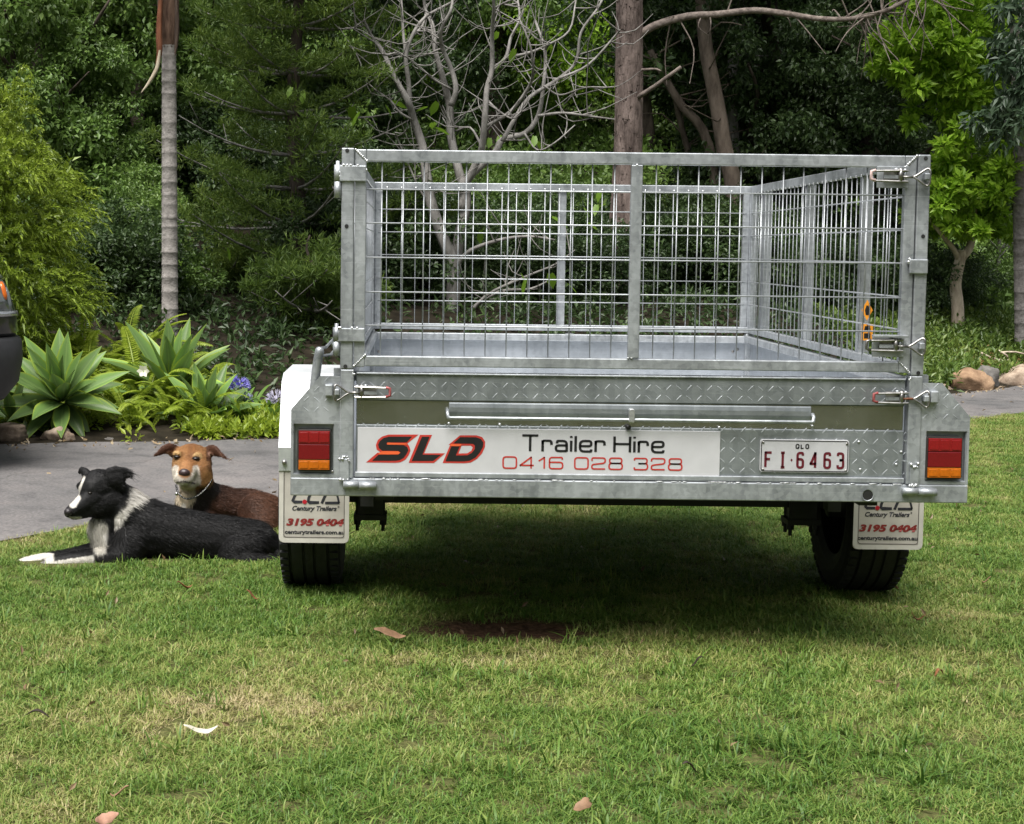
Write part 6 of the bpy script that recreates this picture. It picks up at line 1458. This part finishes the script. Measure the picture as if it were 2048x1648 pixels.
# ------------------------------------------------------------------ the dark car at the left edge
CARP = plain('black_car_paint', (0.012, 0.012, 0.014), .28, 0, .1, 5, coat=.6); CARPL = plain('black_bumper_plastic', (0.022, 0.022, 0.024), .55, 0, .15, 40); CARGL = plain('dark_window', (0.01, 0.012, 0.012), .08, 0, 0, 5, spec=.8)
CHROME = plain('lamp_chrome', (.45, .46, .48), .25, .8, .2, 20); LAMPC = plain('clear_lamp_cover', (.10, .115, .115), .08, 0, .2, 20, spec=.8, coat=.5); ORANGE = plain('orange_reflector', (.62, .13, .01), .3, 0, .1, 60, coat=.3)
def car():
    W = 1.80; L = 4.5; YN = 2.55; YC = YN + W/2; TH = R(20); NX = -2.6
    for it in range(8):          # slide it along its own line until the bumper corner ends where the photograph shows it
        cx_, cy_ = NX-L/2, YC; us = []
        for k in range(12):
            for (ox, oy, sg) in ((NX-.34, YN+.27, -1), (NX-.34, YN+W-.27, 1)):
                a = sg*k/11*math.pi/2; px_, py_ = ox+.34*math.cos(a)-cx_, oy+.27*math.sin(a)-cy_; X, Yw = cx_+px_*math.cos(TH)-py_*math.sin(TH), cy_+px_*math.sin(TH)+py_*math.cos(TH)
                dd = np.array([X, Yw, .56])-CAM; us.append(PPX+FPX*(dd@RGT)/(dd@FWD))
        NX -= (max(us)-46)*.0024
    t = thing('parked_car', (NX-L/2, YC, 0), 'black car cut off by the left edge, only its front corner showing', 'car')
    def level(z, xf, w, rc, xr=None, n=10):
        """rounded plan outline at height z"""
        x0, x1 = (NX-L if xr is None else xr), NX+xf; y0, y1 = YC-w/2, YC+w/2; pts = []
        for cx_, cy_, a0 in ((x1-rc, y0+rc*.8, -90), (x1-rc, y1-rc*.8, 0), (x0+.2, y1-.2, 90), (x0+.2, y0+.2, 180)):
            rr = rc if a0 in (-90, 0) else .2
            for k in range(n+1): a = R(a0+90*k/n); pts.append((cx_+rr*math.cos(a), cy_+(rr*.8 if rr == rc else rr)*math.sin(a), z))
        return pts
    def loft(name, lv, mat, cap=True):
        mb = MB(); n = len(lv[0])
        for p in lv: mb.v += p
        for i in range(len(lv)-1):
            for k in range(n): k2 = (k+1) % n; a = i*n; mb.f.append((a+k, a+k2, a+n+k2, a+n+k))
        if cap: mb.f.append(tuple(range(n))); mb.f.append(tuple((len(lv)-1)*n+k for k in range(n)))
        return mb.build(name, mat, t, True)
    loft('bumper', [level(.30, -.20, W-.16, .30), level(.36, -.09, W-.06, .32), level(.45, -.02, W, .34), level(.56, .0, W, .34), level(.655, -.005, W, .34), level(.672, -.02, W-.02, .34)], CARPL)
    loft('body', [level(.676, -.035, W-.02, .34), level(.70, -.02, W, .34), level(.80, -.035, W, .34), level(.92, -.075, W-.01, .33), level(.985, -.12, W-.03, .32), level(1.02, -.19, W-.08, .30), level(1.045, -.34, W-.18, .28)], CARP)
    loft('cabin', [level(1.04, -1.15, W-.12, .2, NX-L+.1), level(1.25, -1.5, W-.22, .2, NX-L+.2), level(1.48, -1.85, W-.36, .2, NX-L+.35), level(1.60, -2.1, W-.5, .2, NX-L+.6)], CARP)
    for (a, b) in ((-2.5, -1.75), (-3.5, -2.6)):
        MB().prism([(NX+a, 1.12), (NX+b, 1.12), (NX+b-.18, 1.42), (NX+a+.04, 1.42)], YN+.085, YN+.15).build('window', CARGL, t)
    # headlamp wrapped round the corner
    lv = [level(z, xf+.006, W+.012, .345) for z, xf in ((.80, -.035), (.86, -.055), (.92, -.075), (.965, -.105))]; n = 22; mb = MB(); idx = list(range(0, 9))
    for p in lv: mb.v += [p[k] for k in idx]
    m = len(idx)
    for i in range(3):
        for k in range(m-1): mb.f.append((i*m+k, i*m+k+1, (i+1)*m+k+1, (i+1)*m+k))
    hl = mb.build('headlight', LAMPC, t, True); md = hl.modifiers.new('s', 'SOLIDIFY'); md.thickness = .008; md.offset = 1
    def corner(i0, i1, z0, z1, xf0, xf1, off, name, mat, par):
        a = level(z0, xf0+off, W+2*off, .345); b = level(z1, xf1+off, W+2*off, .345); mb = MB(); idx = list(range(i0, i1+1)); mb.v += [a[k] for k in idx]+[b[k] for k in idx]; m = len(idx)
        for k in range(m-1): mb.f.append((k, k+1, m+k+1, m+k))
        o = mb.build(name, mat, par, True); md = o.modifiers.new('s', 'SOLIDIFY'); md.thickness = .006; md.offset = 1
    corner(1, 3, .845, .935, -.048, -.082, .016, 'indicator', ORANGE, hl); corner(0, 9, .962, .978, -.102, -.118, .010, 'lamp_trim', CHROME, hl); corner(4, 9, .775, .80, -.03, -.035, .010, 'lamp_trim', CHROME, hl)
    for xx in (NX-.85, NX-3.55):
        for yy in (YN+.12, YN+W-.12):
            w = bpy.data.objects.new('wheel', None); link(w, t)
            MB().lathe([(-.10, .20), (-.112, .26), (-.105, .315), (-.085, .335), (.085, .335), (.105, .315), (.112, .26), (.10, .20)], (xx, yy, .333), 'y', 36).build('tyre', RUBBER, w, True)
            MB().lathe([(-.095, .205), (-.07, .19), (-.075, .06), (-.09, .0)], (xx, yy, .333), 'y', 24).build('rim', DARKSTEEL, w, True)
    MB().box(NX-4.2, NX-.3, YN+.15, YN+W-.15, .28, .34).build('underbody', BLACKSTEEL, t)
    for (a, b, c, d) in ((NX-1.25, NX-.45, .28, .72), (NX-3.95, NX-3.15, .28, .72)):
        MB().prism([(a, c), (b, c), (b, c+.25), (b-.12, d), (a+.12, d), (a, c+.25)], YN-.004, YN+.30).build('wheel_arch', BLACKSTEEL, t)
    t.rotation_euler.z = TH
    # slanted orange reflector set into the corner of the lamp
    body = [o for o in t.children if o.name.startswith('body')][0]; bm = bmesh.new(); bm.from_mesh(body.data); c0 = Vector((t.location.x, t.location.y, 0)); M = Matrix.Translation(c0) @ Matrix.Rotation(TH, 4, 'Z') @ Matrix.Translation(-c0); bm.transform(M); tr = BVHTree.FromBMesh(bm); bm.free()
    pts = []
    for k in range(6):
        hit = tr.ray_cast(Vector(CAM), Vector(at(1+9*k/5, 566+34*k/5, 0.0)-CAM).normalized())[0]
        if hit is not None: pts.append(M.inverted() @ hit)
    if len(pts) > 1: MB().tube(pts, [.012, .017, .018, .018, .017, .010][:len(pts)], 8).build('side_indicator', ORANGE, t, True)
    glass = []
    for k in range(6):
        hit = tr.ray_cast(Vector(CAM), Vector(at(8+12*k/5, 562+60*k/5, 0.0)-CAM).normalized())[0]
        if hit is not None: glass.append(M.inverted() @ hit)
    if len(glass) > 1: MB().tube(glass, [.008]+[.016]*(len(glass)-2)+[.008], 8).build('lamp_edge', LAMPC, t, True)
car()
# ------------------------------------------------------------------ leaves fallen on the lawn
DL = [plain('tan_dead_leaf', (0.26, 0.15, 0.085), .7, 0, .25, 60), plain('pinkish_dead_leaf', (0.36, 0.20, 0.14), .7, 0, .2, 60), plain('bleached_leaf', (0.52, 0.49, 0.40), .6, 0, .1, 60), plain('dark_wet_leaf', (0.035, 0.025, 0.016), .6, 0, .3, 60), plain('russet_leaf', (0.20, 0.08, 0.03), .7, 0, .3, 60)]
def fallen(u, v, wpx, hpx, m, label, seed, z=.022, rot=None, stand=0):
    c = atz(u, v, z); dist = c[1]-CAM[1]; s = dist/FPX; r = np.random.default_rng(seed); L = max(wpx, hpx)*s*1.05; W = min(max(.010, min(wpx, hpx)*s*1.15), L*.5); V = []; Fc = []; n = 10
    for i in range(n+1):
        t = i/n; w = W*.5*math.sin(math.pi*(.04+.93*t))**.8; cz = .012*math.sin(t*4+seed)+.10*L*(t-.5)**2*4
        V += [((t-.5)*L, -w*(1+.12*math.sin(t*17+seed)), cz+.55*w), ((t-.5)*L, 0, cz-.05*w), ((t-.5)*L, w*(1+.12*math.sin(t*19+seed*2)), cz+.45*w)]
    for i in range(n): a = i*3; Fc += [(a, a+1, a+4, a+3), (a+1, a+2, a+5, a+4)]
    me = new_mesh('fallen_leaf', V, Fc, DL[m], True); o = bpy.data.objects.new('fallen_leaf', me); o.location = c; C.objects.link(o)
    o.rotation_euler = (stand, r.uniform(-.15, .15), r.uniform(-.4, .4) if rot is None else rot); md = o.modifiers.new('s', 'SOLIDIFY'); md.thickness = .0008
    tag(o, label, 'leaf', 'leaves fallen on the lawn')
fallen(780, 1270, 62, 18, 0, 'long tan dead leaf left of the bare earth scrape', 1, .03, -.15, .5); fallen(402, 1459, 66, 14, 2, 'bleached white curled leaf on the dry grass at left', 2, .03, .2, .4)
fallen(212, 1636, 46, 40, 1, 'pinkish leaf standing up at the bottom edge', 3, .035, .5, 1.0); fallen(238, 1585, 34, 24, 0, 'small brown leaf half buried above the pinkish one', 4, .03); fallen(1162, 1612, 34, 42, 0, 'mottled tan leaf standing up near the bottom centre', 5, .035, 1.0, .9)
fallen(75, 1433, 46, 12, 3, 'dark leaf in the grass at the left edge', 6, .03, 0); fallen(1787, 1173, 24, 16, 1, 'pale leaf against the right tyre', 7, .03); fallen(370, 1171, 30, 14, 4, 'russet leaf in front of the black dog', 8, .03); fallen(1836, 1233, 26, 10, 4, 'russet leaf on the lawn right of the right tyre', 9, .03)
fallen(1972, 1160, 16, 14, 0, 'yellowish leaf on the lawn near the right edge', 10, .03); fallen(1395, 1325, 26, 10, 3, 'dark leaf on the lawn below the middle of the trailer', 11, .03); fallen(1878, 1349, 20, 12, 4, 'small dark brown leaf on the lawn at right', 12, .03); fallen(1380, 1538, 36, 12, 3, 'dark leaf in the lawn below the tall tuft', 13, .03); fallen(505, 1192, 26, 12, 4, 'small russet leaf left of the left tyre', 14, .03)

# small dry litter on the drive
def litter():
    r = np.random.default_rng(44); x = r.uniform(-4, 6.5, 520); f = r.uniform(size=520); y = np.where(f < .75, far(x) - np.abs(r.normal(0, .16, 520)), near(x) + (far(x)-near(x))*r.uniform(size=520))
    tag(mobj('drive_litter', leaf_mesh('drive_litter', np.stack([x, y, np.full(520, .022)], -1), .02, 1, .045, .018, 4, leafmat('dry_litter', [(0.10, 0.06, 0.03), (0.24, 0.17, 0.09), (0.40, 0.34, 0.24)], trans=.1), flat=.1)), 'scattered small dry leaves on the asphalt drive', 'litter', kind='stuff')
litter()
# ------------------------------------------------------------------ scatter the lawn
def scatter_lawn():
    P = []
    def fill(x0, x1, y0, y1, dens):
        n = int((x1-x0)*(y1-y0)*dens); return np.stack([rng.uniform(x0, x1, n), rng.uniform(y0, y1, n)], -1)
    P = np.concatenate([fill(-2.6, 2.2, -2.0, .9, 900), fill(-3.2, 3.4, .9, 3.4, 800), fill(-1, 5.5, 3.4, 7.6, 560), fill(3, 9, 5.5, 11, 180), fill(-6, -2.6, -2, 2, 200), fill(2.2, 6, -2, 3.4, 350)])
    x, y = P[:, 0], P[:, 1]
    edge = near(x) - y + .03*np.sin(x*9)+.02*np.sin(x*23)+rng.normal(0, .025, len(x))
    keep = edge > -.0
    hole = ((x+.30)/.29)**2 + ((y-.40)/.16)**2 + .3*np.sin(x*23+y*31)
    keep &= ~(rng.uniform(size=len(x)) < np.clip(1.35-hole*.85, 0, .97))
    for (cx_, cy_, r_) in DOGS: keep &= ((x-cx_)**2 + (y-cy_)**2) > r_*r_
    for s in (-1, 1): keep &= ~((np.abs(x-s*.915) < .085) & (np.abs(y-AXY) < .07))
    x, y, edge = x[keep], y[keep], edge[keep]; n = len(x)
    dry = .11 + .10*wob(x*1.3, y*1.3) + .14*np.sin(x*5.1+y*3.3)*np.sin(y*6.1-x*2.2) + .12*np.sin(x*13+y*9)*np.sin(y*15-x*7) + rng.normal(0, .09, n)
    def patch(cx_, cy_, rx, ry, a): return a*np.exp(-(((x-cx_)/rx)**2 + ((y-cy_)/ry)**2))
    dry += patch(-.95, -.42, .42, .20, .52) + patch(-.35, .06, .34, .12, .46) + patch(-1.0, .2, .5, .2, .12) + patch(-1.9, -.2, .5, .4, .10) + patch(-1.35, -.9, .25, .2, .15)
    dry += patch(-.6, 2.8, .7, .25, .35) + patch(.15, 2.6, .3, .15, .22) + .30*np.exp(-np.maximum(edge, 0)/.22)
    dry -= patch(.35, -.65, .5, .35, .15) + patch(-.1, -1.05, .6, .3, .15)
    dry = np.clip(dry, 0, .75)
    sc_ = rng.uniform(.75, 1.2, n)*(1 - .25*np.clip(dry-.3, 0, 1)); pick = rng.integers(0, 6, n)
    tall = rng.uniform(size=n) < (.03 + patch(.32, -.72, .22, .12, .75) + patch(-.05, -.85, .5, .25, .10))
    pick = np.where(tall, rng.integers(6, 8, n), pick); dry = np.where(tall, np.minimum(dry, .12), dry)
    z = terrain(x, y)
    me = bpy.data.meshes.new('lawn_grass'); me.vertices.add(n); me.vertices.foreach_set('co', np.stack([x, y, z], -1).astype(np.float32).ravel())
    for nm, arr in (('dry', dry), ('scl', sc_), ('rotz', rng.uniform(0, 6.283, n))):
        a = me.attributes.new(nm, 'FLOAT', 'POINT'); a.data.foreach_set('value', arr.astype(np.float32))
    a = me.attributes.new('pick', 'INT', 'POINT'); a.data.foreach_set('value', pick.astype(np.int32))
    o = tag(mobj('lawn_grass', me), 'short green lawn grass with dry patches around the trailer', 'grass', kind='stuff')
    ng = bpy.data.node_groups.new('scatter', 'GeometryNodeTree')
    ng.interface.new_socket('Geometry', in_out='INPUT', socket_type='NodeSocketGeometry'); ng.interface.new_socket('Geometry', in_out='OUTPUT', socket_type='NodeSocketGeometry')
    N = ng.nodes; Lk = ng.links
    gi = N.new('NodeGroupInput'); go = N.new('NodeGroupOutput'); ip = N.new('GeometryNodeInstanceOnPoints'); ci = N.new('GeometryNodeCollectionInfo')
    ci.inputs[0].default_value = gcol; ci.inputs['Separate Children'].default_value = True; ci.inputs['Reset Children'].default_value = True
    def att(nm, dt='FLOAT'):
        q = N.new('GeometryNodeInputNamedAttribute'); q.data_type = dt; q.inputs[0].default_value = nm
        return [s for s in q.outputs if s.enabled and s.name == 'Attribute'][0]
    cx_ = N.new('ShaderNodeCombineXYZ'); Lk.new(att('rotz'), cx_.inputs[2])
    Lk.new(gi.outputs[0], ip.inputs['Points']); Lk.new(ci.outputs[0], ip.inputs['Instance']); ip.inputs['Pick Instance'].default_value = True
    Lk.new(att('pick', 'INT'), ip.inputs['Instance Index']); Lk.new(cx_.outputs[0], ip.inputs['Rotation']); Lk.new(att('scl'), ip.inputs['Scale'])
    Lk.new(ip.outputs[0], go.inputs[0])
    md = o.modifiers.new('scatter', 'NODES'); md.node_group = ng
scatter_lawn()

def lawn_litter():
    r = np.random.default_rng(71); n = 260; x = r.uniform(-2.4, 3.2, n); y = r.uniform(-1.2, 4.0, n); k = y < near(x) - .05; x, y = x[k], y[k]
    tag(mobj('lawn_litter', leaf_mesh('lawn_litter', np.stack([x, y, terrain(x, y)+.022], -1), .008, 1, .026, .010, 6, leafmat('lawn_litter_leaf', [(0.05, 0.03, 0.015), (0.16, 0.10, 0.05), (0.34, 0.27, 0.17)], trans=.1), flat=.2, droop=0)), 'tiny dry leaf bits scattered through the lawn', 'litter', kind='stuff')
lawn_litter()
